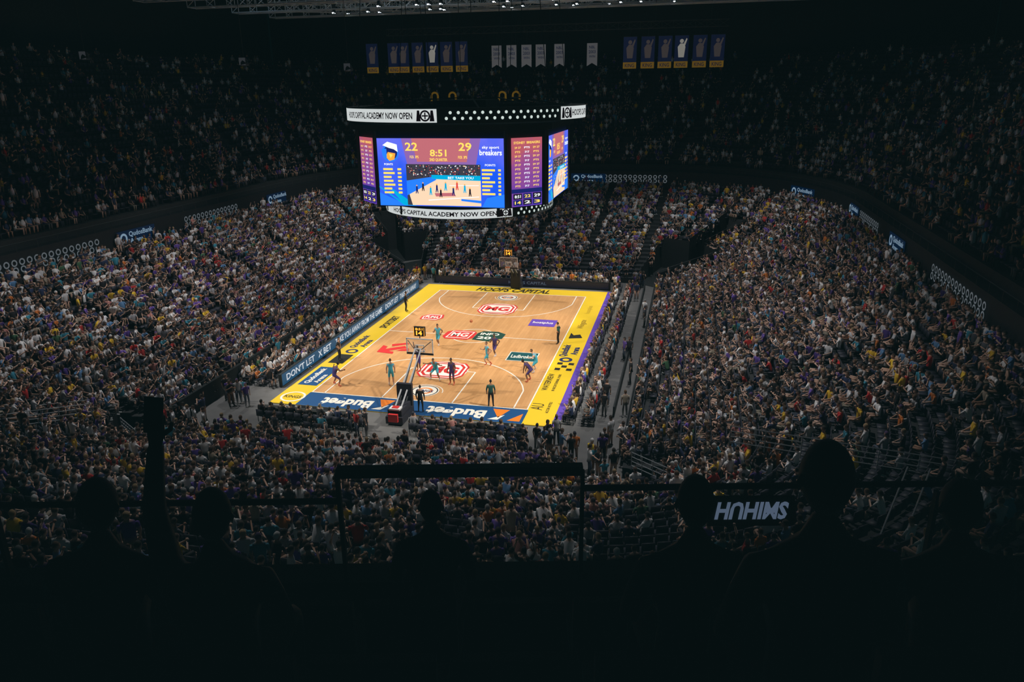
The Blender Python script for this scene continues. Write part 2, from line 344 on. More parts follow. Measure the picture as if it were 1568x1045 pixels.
def person(arms,lod=0,stand=False,lean=0.0,tilt=0.0):
    t=T(); n=6 if lod==0 else 4
    hip=.5 if not stand else .93
    sh=hip+.55; ly=lean
    tor=[((0,-.02,hip-.08),.17,.13,X,Y),((0,0,hip+.12),.16,.11,X,Y),((tilt*.5,ly*.6,hip+.36),.2,.12,X,Y),((tilt,ly,sh),.19,.09,X,Y),((tilt,ly+.01,sh+.07),.065,.065,X,Y)]
    if lod: tor=[tor[0],tor[2],tor[4]]
    t.ring_tube(tor,[PANTS,SHIRT,SHIRT,SHIRT,SKIN] if lod==0 else [SHIRT,SHIRT,SHIRT],n)
    t.head((tilt*1.2,ly+.03,sh+.2),.115,n,lod)
    for sx in(-1,1):
        if stand:
            pts=[(sx*.09,0,hip),(sx*.11,.03,.5),(sx*.12,0,.08)];
            t.limb(pts,[.1,.075,.05],[PANTS,PANTS,SHOE])
            if lod==0: t.limb([(sx*.12,-.06,.05),(sx*.13,.16,.04)],[.05,.04],[SHOE,SHOE])
        else:
            if lod==0:
                t.limb([(sx*.09,0,hip-.02),(sx*.13,.44,hip+.03),(sx*.13,.47,hip-.05)],[.095,.075,.06],[PANTS,PANTS,SKIN])
                t.limb([(sx*.13,.46,hip),(sx*.14,.42,.1)],[.065,.045],[SKIN if arms%2 else PANTS,PANTS])
                t.limb([(sx*.14,.38,.05),(sx*.15,.6,.04)],[.05,.04],[SHOE,SHOE])
            else: t.limb([(sx*.1,0,hip),(sx*.13,.45,hip),(sx*.13,.42,.1)],[.09,.075,.05],[PANTS,PANTS,PANTS])
        S=(sx*.2+tilt,ly,sh-.04)
        if arms==0: E=(sx*.26,ly+.08,sh-.3);H=(sx*.08,ly+.32,sh-.42)
        elif arms==1: E=(sx*.27,ly+.16,sh-.27);H=(sx*.03,ly+.34,sh-.1)
        elif arms==2: E=(sx*.33,ly+.08,sh+.16);H=(sx*.24,ly+.12,sh+.45)
        elif arms==3: E=(sx*.25,ly-.02,sh-.3);H=((sx*.22,ly+.22,sh-.46) if sx<0 else (sx*.06,ly+.18,sh+.05))
        elif arms==5: E=(sx*.28,ly+.14,sh-.12) if sx>0 else (sx*.26,ly+.05,sh-.3);H=(sx*.18,ly+.3,sh+.2) if sx>0 else (sx*.08,ly+.3,sh-.42)
        else: E=(sx*.24,ly,sh-.3);H=(sx*.22,ly+.06,sh-.58)
        pts=[S,tuple((np.array(S)+np.array(E))/2),E,H]
        if lod==0:
            t.limb(pts,[.06,.055,.045,.032],[SHIRT,SHIRT,SKIN,SKIN])
            h=Vector(H);d=(h-Vector(E)).normalized(); t.limb([tuple(h),tuple(h+d*.1)],[.035,.045],[SKIN,SKIN])
        else: t.limb([S,E,H],[.06,.045,.04],[SHIRT,SKIN,SKIN])
    return np.array(t.V),np.array(t.F),np.array(t.P)
HI=[person(0),person(1),person(3),person(0,lean=.1),person(1,lean=.14),person(2),person(0,lean=-.06,tilt=.08),person(3,lean=.2,tilt=-.1),person(5),person(1,lean=.0,tilt=.1),person(4,stand=True),person(1,stand=True)]
HIW=[.17,.14,.12,.11,.09,.03,.11,.09,.05,.06,.025,.02]
LO=[person(0,1),person(1,1),person(3,1),person(4,1,stand=True)]
LOW=[.45,.3,.21,.04]
SHIRTS=[((.86,.87,.90),24),((.45,.46,.49),7),((.012,.012,.016),28),((.07,.03,.24),8),((.18,.10,.48),4),((.02,.035,.10),10),((.09,.095,.11),7),((.55,.025,.025),3.8),((.85,.54,.03),4.6),((.04,.27,.38),4.2),((.12,.28,.52),4),((.42,.36,.28),2.6),((.5,.22,.2),1.6),((.06,.16,.08),1.6),((.7,.2,.03),1.4)]
SK=np.array([(.62,.39,.29),(.54,.33,.24),(.68,.46,.36),(.36,.2,.13),(.2,.1,.06),(.48,.30,.21)]);SKW=[.28,.25,.2,.12,.05,.1]
HR=np.array([(.02,.015,.01),(.05,.03,.02),(.12,.07,.04),(.33,.23,.12),(.25,.25,.25),(.03,.03,.05),(.6,.6,.6),(.08,.04,.14)]);HW=[.37,.28,.13,.07,.03,.05,.04,.03]
PT=np.array([(.02,.02,.025),(.035,.045,.07),(.07,.09,.14),(.3,.26,.2),(.18,.18,.18)]);PW=[.50,.22,.13,.07,.08]
sc_=np.array([s[0] for s in SHIRTS]);sw_=np.array([s[1] for s in SHIRTS],float);sw_/=sw_.sum()
def palettes(n,dark=False):
    pal=np.zeros((n,5,3))
    pal[:,0]=SK[RNG.choice(len(SK),n,p=SKW)]; 
    w=sw_.copy()
    if dark: w[2]+=1.5;w[5]+=.5
    w/=w.sum()
    pal[:,1]=sc_[RNG.choice(len(sc_),n,p=w)]; pal[:,2]=PT[RNG.choice(len(PT),n,p=PW)]
    sh=RNG.random(n)<(.30 if not dark else .05); pal[sh,2]=pal[sh,0]*.9
    pal[:,3]=HR[RNG.choice(len(HR),n,p=HW)]; pal[:,4]=np.where(RNG.random((n,1))<.3,.5,.03)
    pal*=RNG.uniform(.65,1.15,(n,1,1)); return np.clip(pal,0,.9)
def make_crowd(name,pos,ang,tmpl,weights,dark=False,scale=1.0):
    pos=np.array(pos);ang=np.array(ang);n=len(pos)
    var=RNG.choice(len(tmpl),n,p=np.array(weights)/sum(weights)); pal=palettes(n,dark)
    VV=[];FF=[];CC=[];off=0
    for k,(V,F,Pp) in enumerate(tmpl):
        idx=np.where(var==k)[0]
        if len(idx)==0: continue
        a=ang[idx];s=RNG.uniform(.9,1.08,len(idx))*scale
        w=RNG.uniform(.9,1.18,len(idx))
        c,sn=np.cos(a)[:,None],np.sin(a)[:,None]
        x=V[None,:,0]*(s*w)[:,None];y=V[None,:,1]*s[:,None];z=V[None,:,2]*s[:,None]
        P=np.stack([x*c-y*sn+pos[idx,0][:,None],x*sn+y*c+pos[idx,1][:,None],z+pos[idx,2][:,None]],2)
        VV.append(P.reshape(-1,3)); FF.append((F[None]+(np.arange(len(idx))*len(V))[:,None,None]+off).reshape(-1,4)); off+=len(idx)*len(V)
        C=np.ones((len(idx),len(V),4));C[:,:,:3]=pal[idx][:,Pp,:]; CC.append(C.reshape(-1,4))
    V=np.concatenate(VV);F=np.concatenate(FF);C=np.concatenate(CC)
    me=bpy.data.meshes.new(name)
    me.vertices.add(len(V));me.vertices.foreach_set("co",V.astype(np.float32).ravel())
    me.loops.add(F.size);me.loops.foreach_set("vertex_index",F.astype(np.int32).ravel())
    me.polygons.add(len(F));me.polygons.foreach_set("loop_start",np.arange(0,F.size,4,dtype=np.int32))
    me.update(calc_edges=True)
    at=me.color_attributes.new("Col",'FLOAT_COLOR','POINT');at.data.foreach_set("color",C.astype(np.float32).ravel())
    me.materials.append(PEOPLE); me.polygons.foreach_set("use_smooth",np.ones(len(F),dtype=bool))
    ob=bpy.data.objects.new(name,me);COL.objects.link(ob);return ob
def boxes_mesh(name,pos,ang,boxes,m):
    TV=[];TF=[]
    for x0,x1,y0,y1,z0,z1 in boxes:
        o=len(TV);TV+=[(x,y,z) for z in(z0,z1) for x,y in((x0,y0),(x1,y0),(x1,y1),(x0,y1))]
        TF+=[tuple(o+i for i in f) for f in((3,2,1,0),(4,5,6,7),(0,1,5,4),(1,2,6,5),(2,3,7,6),(3,0,4,7))]
    V=np.array(TV);F=np.array(TF);pos=np.array(pos);a=np.array(ang);c,s=np.cos(a)[:,None],np.sin(a)[:,None]
    P=np.stack([V[None,:,0]*c-V[None,:,1]*s+pos[:,0:1],V[None,:,0]*s+V[None,:,1]*c+pos[:,1:2],V[None,:,2]+pos[:,2:3]],2).reshape(-1,3)
    FF=(F[None]+(np.arange(len(pos))*len(V))[:,None,None]).reshape(-1,4)
    me=bpy.data.meshes.new(name);me.vertices.add(len(P));me.vertices.foreach_set("co",P.astype(np.float32).ravel())
    me.loops.add(FF.size);me.loops.foreach_set("vertex_index",FF.astype(np.int32).ravel());me.polygons.add(len(FF));me.polygons.foreach_set("loop_start",np.arange(0,FF.size,4,dtype=np.int32))
    me.update(calc_edges=True);me.materials.append(m);ob=bpy.data.objects.new(name,me);COL.objects.link(ob);return ob
def seat_layout(segs,Pf,zf,N,pitf,pitch,occ,pos,ang,spos,sang,aisles=5):
    for n in segs:
        for r in range(N):
            s=(r+.55)/N; gap=0
            us=np.linspace(0,1,40);pts=np.array([Pf(n,u,s) for u in us]);L=np.concatenate([[0],np.cumsum(np.linalg.norm(np.diff(pts,axis=0),axis=1))])
            tot=L[-1];cnt=int(tot/pitch)
            if cnt<1: continue
            for i in range(cnt):
                l=(i+.5)/cnt*tot;u=float(np.interp(l,L,us))
                if pitf(n,u,s) or pitf(n,u,max(0,s-.5/N)): continue
                if n in('NL','NR'): al=(.5,);hw=.35
                elif n=='N': al=(.33,.67);hw=.35
                elif n in('R','L'): al=(0,.2,.4,.6,.8,1);hw=.40
                else: al=(0,.25,.5,.75,1);hw=.48
                if any(abs(u-q)*tot<hw for q in al): continue
                p=Pf(n,u,s);q=Pf(n,u,min(1,s+.05))-p;d=-q/np.linalg.norm(q)
                if n in('R','L','N','F'): 
                    d={'R':np.array([-1,0.]),'L':np.array([1,0.]),'N':np.array([0,1.]),'F':np.array([0,-1.])}[n]
                a=math.atan2(-d[0],d[1])
                spos.append((*(p-d*0.0),zf(r)));sang.append(a)
                if gap>0: gap-=1; continue
                o=occ(n,r,u) if callable(occ) else occ
                if random.random()<.018: gap=random.randint(1,5)
                if random.random()<o:
                    pos.append((p[0]+random.uniform(-.11,.11),p[1]+random.uniform(-.11,.11),zf(r)));ang.append(a+random.gauss(0,.4))
def occ_low(n,r,u):
    if n=='NR': return .9 if r<11 else .35
    if n=='NL': return .9 if r<15 else .6
    if n=='N': return .92 if r<14 else .8
    return .94
pos=[];ang=[];sp=[];sa=[]
seat_layout(list(SEGS),P_low,z_low,NL_ROWS,pit,.53,occ_low,pos,ang,sp,sa)
make_crowd("lower_bowl_crowd",pos,ang,HI,HIW)
SB=[(-.23,.23,-.2,.2,.4,.45),(-.23,.23,-.26,-.21,.42,.85)]
boxes_mesh("lower_bowl_seats",sp,sa,SB,SEAT)
n_low=len(pos)
pos=[];ang=[];sp=[];sa=[]
seat_layout(list(OUT2),P_up,z_up,NU_ROWS,lambda *a:False,.62,lambda n,r,u:.68-.52*r/NU_ROWS,pos,ang,sp,sa)
make_crowd("upper_bowl_crowd",pos,ang,LO,LOW)
boxes_mesh("upper_bowl_seats",sp,sa,SB,SEAT)
pos=[];ang=[]
def rows(x0,x1,y0,y1,nx,ny,face,occ,pos,ang):
    for i in range(nx):
        for j in range(ny):
            if random.random()>occ: continue
            x=x0+(x1-x0)*(i/(max(1,nx-1)));y=y0+(y1-y0)*(j/(max(1,ny-1)))
            pos.append((x+random.uniform(-.06,.06),y+random.uniform(-.06,.06),0));ang.append(face+random.gauss(0,.2))
rows(10.55,11.75,-15.5,16.5,2,55,math.pi/2,.93,pos,ang)
rows(-10.9,-12.9,-13.5,16.5,3,52,-math.pi/2,.93,pos,ang)
rows(-8.5,9.0,17.6,19.6,32,3,math.pi,.93,pos,ang)
rows(-9.5,-3.2,-21.3,-22.1,12,2,0,.85,pos,ang);rows(2.0,11,-21.3,-22.1,17,2,0,.85,pos,ang)
make_crowd("courtside_crowd",pos,ang,HI,HIW)
LEGS=[(-.2,-.17,-.2,-.17,0,.4),(.17,.2,-.2,-.17,0,.4),(-.2,-.17,.17,.2,0,.4),(.17,.2,.17,.2,0,.4)]
boxes_mesh("courtside_chairs",pos,ang,SB+LEGS,SEAT)
pos=[];ang=[]
rows(-8.4,-1.8,-18.9,-18.9,11,1,0,.95,pos,ang);rows(1.6,8.2,-18.9,-18.9,12,1,0,.95,pos,ang)
rows(-7.8,-3.0,-20.0,-20.0,7,1,0,.6,pos,ang);rows(2.0,8.6,-20.0,-20.0,10,1,0,.75,pos,ang)
rows(-10.55,-10.55,-12,12,1,30,-math.pi/2,.5,pos,ang)
make_crowd("press_row_staff",pos,ang,HI[:5],[.3,.1,.2,.3,.1],dark=True)
boxes_mesh("press_row_chairs",pos,ang,SB+LEGS,SEAT)
pos=[];ang=[]
for x0,x1,y0,y1,k in((12.3,14.0,-25,-17,13),(12.3,13.9,-15,18,9),(-13.2,-10.3,-24,-14,18),(9.0,11.5,-21,-18.2,9),(-9.3,-8,16.4,17.3,3),(10,13,16.5,19.5,10),(-13,-10,16.5,19.5,9),(-3,1.5,-21.5,-19,3)):
    for _ in range(k): pos.append((random.uniform(x0,x1),random.uniform(y0,y1),0.0));ang.append(random.uniform(0,6.28))
make_crowd("standing_floor_crowd",pos,ang,HI[-2:],[.8,.2])

# ------------------------------------------------------------------ barriers, boards, floor
b=MB(); b.rect(-64,64,-80,74,-.03,CONC)
b.build("floor")
b=MB()
LEDB=emi("led_board_blue",(.01,.12,.26),.55);LW=emi("led_board_white",(.85,.92,1),.7)
b.box(-10.2,-10.0,-13.6,14.5,.02,.95,BLACK)
b.quad([(-9.99,-13.5,.08),(-9.99,14.4,.08),(-9.99,14.4,.92),(-9.99,-13.5,.92)],LEDB)
for yc,t,w in((-10.8,"DON'T LET",4.2),(-7.0,"X BET",2.2),(-.3,"TAKE YOU AWAY FROM THE GAME",9.6),(6.9,"DON'T LET",3.2),(11.3,"TAKE YOU AWAY",4.6)):
    b.text(t,(-9.98,yc,.5),Y,Z,LW,width=w,height=.5,bold=.02)
b.build("courtside_led_board")
b=MB()
b.box(-9.2,9.6,17.0,17.15,0,.8,BLACK)
b.quad([(-9,16.99,.1),(9.4,16.99,.1),(9.4,16.99,.75),(-9,16.99,.75)],emi("led_far",(.005,.012,.03),.5))
b.text("HOOPS CAPITAL",(1,16.98,.42),X,Z,emi("led_far_text",(.1,.14,.2),.6),width=4,height=.3)
b.build("baseline_led_board")
def rail(b,p,q,z0,h,n,m,bars=3,r=.025):
    p=Vector(p);q=Vector(q)
    for k in range(n+1):
        c=p.lerp(q,k/n); b.tube((c.x,c.y,z0),(c.x,c.y,z0+h),r,r,m,5)
    for j in range(bars):
        z=z0+h*(j+1)/bars; b.tube((p.x,p.y,z),(q.x,q.y,z),r,r,m,5)
b=MB()
b.box(14.0,14.2,-20,19,0,1.2,BLACK); b.box(-13.5,-13.3,-20,19,0,1.35,BLACK); b.box(12.95,13.05,-14,18,0,.7,BLACK)
rail(b,(14.1,-20),(14.1,19),1.2,.35,26,DARK,1);rail(b,(-13.4,-20),(-13.4,19),1.35,.35,26,DARK,1)
b.build("stand_barrier")
b=MB()
for x0,x1 in((-8.6,-1.6),(1.4,8.4)):
    b.box(x0,x1,-18.45,-18.2,.0,.72,BLACK); b.box(x0,x1,-18.55,-18.1,.72,.76,INK)
    for k in range(9):
        xx=x0+.5+k*(x1-x0-1)/8; b.box(xx-.16,xx+.16,-18.42,-18.2,.76,.78,DARK); b.obox((xx,-18.2,.88),X,Y,Z,.16,.01,.1,STEEL)
b.build("press_table")
b=MB()
RM=mat("rail_galvanised",(.4,.43,.46),.4,metal=.2)
for (p,q,z) in (((-15.5,-24.5),(-21,-27.5),2.2),((-14.5,-26.5),(-20,-30),2.8),((14.8,-24),(19,-27),1.8),((19,-27.5),(30,-29.5),5.2),((-12.3,-25),(-14.5,-23.6),.8),((12.5,-25.5),(15.5,-25.0),.9)):
    rail(b,p,q,z,.95,8,RM,4,.022)
b.build("vomitory_handrail")
b=MB()
for n in('FR','FL'):
    a0=P_low(n,.12,0);a1=P_low(n,.88,0);c1=P_low(n,.88,.36);c0=P_low(n,.12,.36)
    b.quad([(*a0,.01),(*a1,.01),(*c1,.01),(*c0,.01)],BLACK)  # concrete floor and walls coloured black to stand for the dark pit
    e0=P_low(n,.4,.36);e1=P_low(n,.6,.36);f0=P_low(n,.4,.72);f1=P_low(n,.6,.72)
    b.quad([(*e0,.012),(*e1,.012),(*f1,.012),(*f0,.012)],BLACK)
    for p,q,z0,z1 in((a0,c0,1.0,3.1),(a1,c1,1.0,3.1),(c0,e0,3.1,3.1),(e1,c1,3.1,3.1),(e0,f0,3.4,5.6),(e1,f1,3.4,5.6)):
        b.quad([(*p,0),(*q,0),(*q,z1+.35),(*p,z0+.35)],BLACK)
        b.tube((*p,z0+.6),(*q,z1+.6),.025,.025,DARK,5)
b.build("vomitory_tunnel")

# ------------------------------------------------------------------ ribbon fascia
b=MB()
FAS=mat("fascia_dark",(.006,.008,.012),.7)
DOT=emi("ribbon_led_grey",(.26,.31,.35),.32);RW=emi("ribbon_led_white",(.4,.6,.8),.42);RB=emi("ribbon_led_blue",(.0,.03,.09),.3)
for n in OUT2:
    K=24
    for k in range(K):
        p=P_low(n,k/K,1);q=P_low(n,(k+1)/K,1)
        b.quad([(*p,7.0),(*q,7.0),(*q,9.15),(*p,9.15)],FAS)
        p2=P_up(n,k/K,0);q2=P_up(n,(k+1)/K,0)
        b.quad([(*p,9.15),(*q,9.15),(*q2,9.15),(*p2,9.15)],FAS)
        b.tube((*p,9.75),(*q,9.75),.03,.03,DARK,4,False); b.tube((*p,9.15),(*p,9.75),.02,.02,DARK,4,False)
def frame_at(n,u):
    p=P_low(n,u,1);q=P_low(n,min(1,u+.01),1) if u<.99 else p+(p-P_low(n,u-.01,1));t=(q-p)/np.linalg.norm(q-p)
    nrm=Vector((-t[1],t[0],0)); return Vector((p[0],p[1],0)),Vector((-t[0],-t[1],0)),nrm
def sign(n,u):
    c,xd,nr=frame_at(n,u); c=c+nr*.12+Z*8.2
    b.quad([c-xd*2.3-Z*.6,c+xd*2.3-Z*.6,c+xd*2.3+Z*.6,c-xd*2.3+Z*.6],RB)
    c=c+nr*.03
    b.text("QudosBank",c+xd*.5+Z*.22,xd,Z,RW,width=2.9,height=.5,bold=.02);b.text("Arena",c-xd*.1-Z*.3,xd,Z,RW,width=1.6,height=.38,bold=.02)
    b.disc(c-xd*1.6,xd,Z,.42,RW,20,.24)
def dots(n,u0,u1,rows=2):
    p=P_low(n,u0,1);q=P_low(n,u1,1);L=np.linalg.norm(p-q);k=int(L/.62)
    for i in range(k):
        c,xd,nr=frame_at(n,u0+(u1-u0)*(i+.5)/k)
        for j in range(rows): b.disc(c+nr*.1+Z*(7.95+.52*j),xd,Z,.25,DOT,10,.15)
for n,u in(('L',.525),('L',.0),('R',.62),('R',.99),('FR',.35),('F',.37),('FL',.3)): sign(n,u)
dots('L',.62,.84);dots('L',.18,.38);dots('R',.2,.42);dots('R',.76,.93);dots('F',.0,.3);dots('F',.6,.8)
b.build("ribbon_display_fascia")

# ------------------------------------------------------------------ walls & ceiling
WALL=mat("wall_dark",(.02,.03,.033),.9)
def wall(name,p,q,z0,z1):
    b=MB();p=Vector((*p,0));q=Vector((*q,0));n=(q-p).normalized();nn=Vector((-n.y,n.x,0))*.15
    b.obox((p+q)/2+Z*((z0+z1)/2),n,nn.normalized(),Z,(q-p).length/2,.15,(z1-z0)/2,WALL);b.build(name)
wall("wall_right",(58,-80),(58,70),-.03,34);wall("wall_left",(-56,-80),(-56,70),-.03,34);wall("wall_far",(-56,71),(58,71),-.03,34);wall("wall_near",(-56,-78),(58,-78),-.03,34)
b=MB();b.box(-56,58,-78,71,34,34.3,WALL);b.build("ceiling")

# ------------------------------------------------------------------ jumbotron
def jumbotron():
    b=MB()
    h=4.65;d=7.0
    pts=[(h,-d),(d,-h),(d,h),(h,d),(-h,d),(-d,h),(-d,-h),(-h,-d)]
    def prism(pts,z0,z1,m,k=1.0):
        n=len(pts);V=[(x*k,y*k,z) for z in(z0,z1) for x,y in pts]
        b.add(V,[(i,(i+1)%n,n+(i+1)%n,n+i) for i in range(n)]+[tuple(range(n-1,-1,-1)),tuple(range(n,2*n))],m)
    prism(pts,11.72,16.9,BLACK,.985)
    prism(pts,16.9,17.3,BLACK,1.06)
    prism(pts,10.9,11.72,BLACK,.78)
    for x,y in pts: b.tube((x,y,11.75),(x,y,17.2),.14,.14,DARK,6)
    S1=screen_bg("screen_main_bg",(.008,.10,.85),(.14,.16,.85),1.1,13.5,17)
    S2=screen_bg("screen_side_bg",(.12,.05,.48),(.55,.12,.16),.9)
    YE=emi("screen_yellow",(1,.68,.12),1.2);WE=emi("screen_white",(.9,.95,1),1.2);OR=emi("screen_orange",(1,.4,.05),1.1);BE=emi("screen_blue",(.02,.2,1),1.15);NV=emi("screen_navy",(.01,.02,.15),1.0)
    CR=emi("screen_crowd",(.05,.05,.07),1.0);FL=emi("screen_floor",(.92,.66,.45),1.1);PK=emi("screen_pink",(.56,.16,.19),1.0);TE=emi("screen_teal",(.0,.4,.7),1.1);BK=emi("screen_black",(.01,.01,.02),1.0);RE=emi("screen_red",(.8,.06,.05),1.0);MV=emi("screen_mauve",(.28,.14,.45),1.0)
    def main(o,xd,nr,W=9.14,H=4.6,zc=14.1):
        def q(fx0,fx1,fy0,fy1,dep,m,sk=0):
            f=lambda x,y:o+xd*((x-.5)*W)+Z*(zc+(.5-y)*H)+nr*dep
            b.quad([f(fx0,fy1),f(fx1,fy1),f(fx1+sk,fy0),f(fx0+sk,fy0)],m)
        def t(s,fx,fy,w,hh,m,dep=.05,bold=.02): b.text(s,o+xd*((fx-.5)*W)+Z*(zc+(.5-fy)*H)+nr*dep,xd,Z,m,width=w*W,height=hh*H,bold=bold)
        def poly(P,dep,m): b.quad([o+xd*((x-.5)*W)+Z*(zc+(.5-y)*H)+nr*dep for x,y in P],m)
        q(0,1,0,1,.02,S1)
        poly([(.2,0),(.82,0),(.78,.38),(.24,.38)],.026,MV); poly([(.28,0),(.74,0),(.71,.34),(.32,.34)],.03,PK)
        t("22",.28,.12,.1,.12,YE);t("29",.70,.12,.1,.12,YE);t("8:51",.49,.21,.13,.1,YE);t("2ND QUARTER",.49,.31,.14,.05,YE)
        t("sky sport",.895,.13,.13,.05,WE);t("breakers",.895,.2,.17,.08,WE)
        c=o+xd*(-.39*W)+Z*(zc+.29*H)
        b.disc(c+nr*.04,xd,Z,.62,BE,24);b.disc(c+nr*.045,xd,Z,.5,NV,24)
        poly([(.05,.1),(.09,.05),(.165,.09),(.17,.2),(.14,.16),(.1,.14)],.05,WE);poly([(.09,.2),(.15,.22),(.14,.31),(.10,.33),(.07,.27)],.05,OR);poly([(.1,.22),(.13,.24),(.11,.29)],.055,YE);poly([(.04,.16),(.08,.15),(.08,.3),(.05,.27)],.055,BE)
        for k in range(8):
            yy=.38+k*.058
            if k==0: t("POINTS",.09,yy,.07,.03,WE);t("POINTS",.89,yy,.08,.03,WE)
            else:
                q(.045,.045+.09*(.7+.3*((k*7)%3)/2),yy,yy+.03,.045,YE);q(.16,.19,yy,yy+.03,.045,YE)
                q(.825,.825+.1*(.6+.4*((k*5)%3)/2),yy,yy+.03,.045,YE);q(.95,.97,yy,yy+.03,.045,YE)
        t("FG%  3P%",.3,.27,.07,.04,YE); t("FG%  3P%",.68,.27,.07,.04,YE)
        x0,x1,y0,y1=.23,.815,.375,.985
        q(x0,x1,y0,y1,.05,CR); 
        rr=random.Random(3)
        for _ in range(260):
            fx=rr.uniform(x0+.01,x1-.015);fy=rr.uniform(y0+.01,y0+.18);s=.007
            q(fx,fx+s,fy,fy+s*1.8,.055,rr.choice([WE,RE,NV,FL,PK,BK,CR,BK]))
        poly([(x0,.70),(x0+.2,.585),(x1,.60),(x1,y1),(x0+.04,y1)],.06,FL)
        poly([(x0,.62),(x0+.2,.56),(x0+.24,.6),(x0,.84)],.065,BE); poly([(x0+.2,.53),(x1,.535),(x1,.61),(x0+.2,.59)],.065,TE)
        t("BET TAKE YOU",.66,.57,.2,.035,WE,.07)
        poly([(.57,.68),(.80,.675),(.80,.682),(.57,.688)],.07,WE);poly([(.4,.9),(.8,.84),(.8,.85),(.4,.912)],.07,WE);poly([(.66,.88),(x1,.9),(x1,.94),(.66,.91)],.07,BE);poly([(.45,.80),(.6,.79),(.62,.84),(.46,.85)],.068,PK)
        for fx,fy,m in((.36,.66,BK),(.47,.68,NV),(.5,.75,BK),(.54,.65,TE),(.6,.72,NV),(.69,.68,TE),(.73,.73,BK),(.63,.64,RE),(.42,.72,TE),(.31,.7,NV)):
            poly([(fx-.006,fy),(fx+.006,fy),(fx+.007,fy+.05),(fx+.011,fy+.11),(fx+.005,fy+.11),(fx,fy+.07),(fx-.005,fy+.11),(fx-.011,fy+.11),(fx-.007,fy+.05)],.075,m)
            b.disc(o+xd*((fx-.5)*W)+Z*(zc+(.5-fy+.01)*H)+nr*.075,xd,Z,.05,OR,8)
        poly([(.0,.80),(.2,.97),(.23,.97),(.23,1),(0,1)],.04,BE);poly([(.3,.995),(.2,.99),(.10,.76),(.115,.75)],.045,TE);poly([(.0,.72),(.0,.70),(.22,.99),(.20,.99)],.045,TE)
        poly([(.82,1),(.86,.86),(1,.8),(1,1)],.04,BE)
    def side(o,xd,nr,W=2.5,H=4.6,zc=14.1):
        def t(s,fx,fy,w,hh,m,dep=.05): b.text(s,o+xd*((fx-.5)*W)+Z*(zc+(.5-fy)*H)+nr*dep,xd,Z,m,width=w*W,height=hh*H,bold=.02)
        f=lambda x,y,dep:o+xd*((x-.5)*W)+Z*(zc+(.5-y)*H)+nr*dep
        b.quad([f(0,1,.02),f(1,1,.02),f(1,0,.02),f(0,0,.02)],S2)
        t("SYDNEY  BREAKERS",.5,.07,.85,.035,YE)
        for k in range(10):
            yy=.14+k*.062
            for fx,w in((.2,.2),(.5,.18),(.8,.22)): t(("22 19","FOULS","29 27","T.O.","2 1","PTS")[(k*3+int(fx*10))%6],fx,yy,w*(.8 if k%2 else 1),.028,YE if fx!=.5 else WE)
        b.quad([f(.0,.8,.03),f(1,.8,.03),f(1,.74,.03),f(0,.74,.03)],NV)
        for j in range(2):
            for i in range(3):
                x=.05+i*.32;y=.81+j*.09; b.quad([f(x,y+.08,.04),f(x+.28,y+.08,.04),f(x+.28,y,.04),f(x,y,.04)],NV if (i+j)%2 else BK); t(("8:51","22","29","14","2","3")[i+3*j],x+.14,y+.04,.2,.045,YE if (i+j)%2 else WE,.05)
    for k in range(4):
        a=-math.pi/2+k*math.pi/2; nr=Vector((math.cos(a),math.sin(a),0));xd=Vector((-math.sin(a),math.cos(a),0))
        main(nr*d,xd,nr)
        a+=math.pi/4; nr=Vector((math.cos(a),math.sin(a),0));xd=Vector((-math.sin(a),math.cos(a),0))
        side(nr*((h+d)/math.sqrt(2)),xd,nr)
    RWH=emi("ring_white",(.62,.66,.66),.95); RBK=emi("ring_black",(.004,.004,.006),1.0); RD=emi("ring_dot",(.6,.7,.66),1.0)
    def ring(R,z0,z1,m,a0=0,a1=2*math.pi,n=96):
        V=[];F=[]
        for k in range(n+1):
            a=a0+(a1-a0)*k/n; V+=[(R*math.cos(a),R*math.sin(a),z0),(R*math.cos(a),R*math.sin(a),z1)]
        F=[(2*k,2*k+2,2*k+3,2*k+1) for k in range(n)]; b.add(V,F,m)
    def flat(R0,R1,z,m): b.disc((0,0,z),X,Y,R1,m,96,R0,0,2*math.pi-1e-4)
    D=math.radians
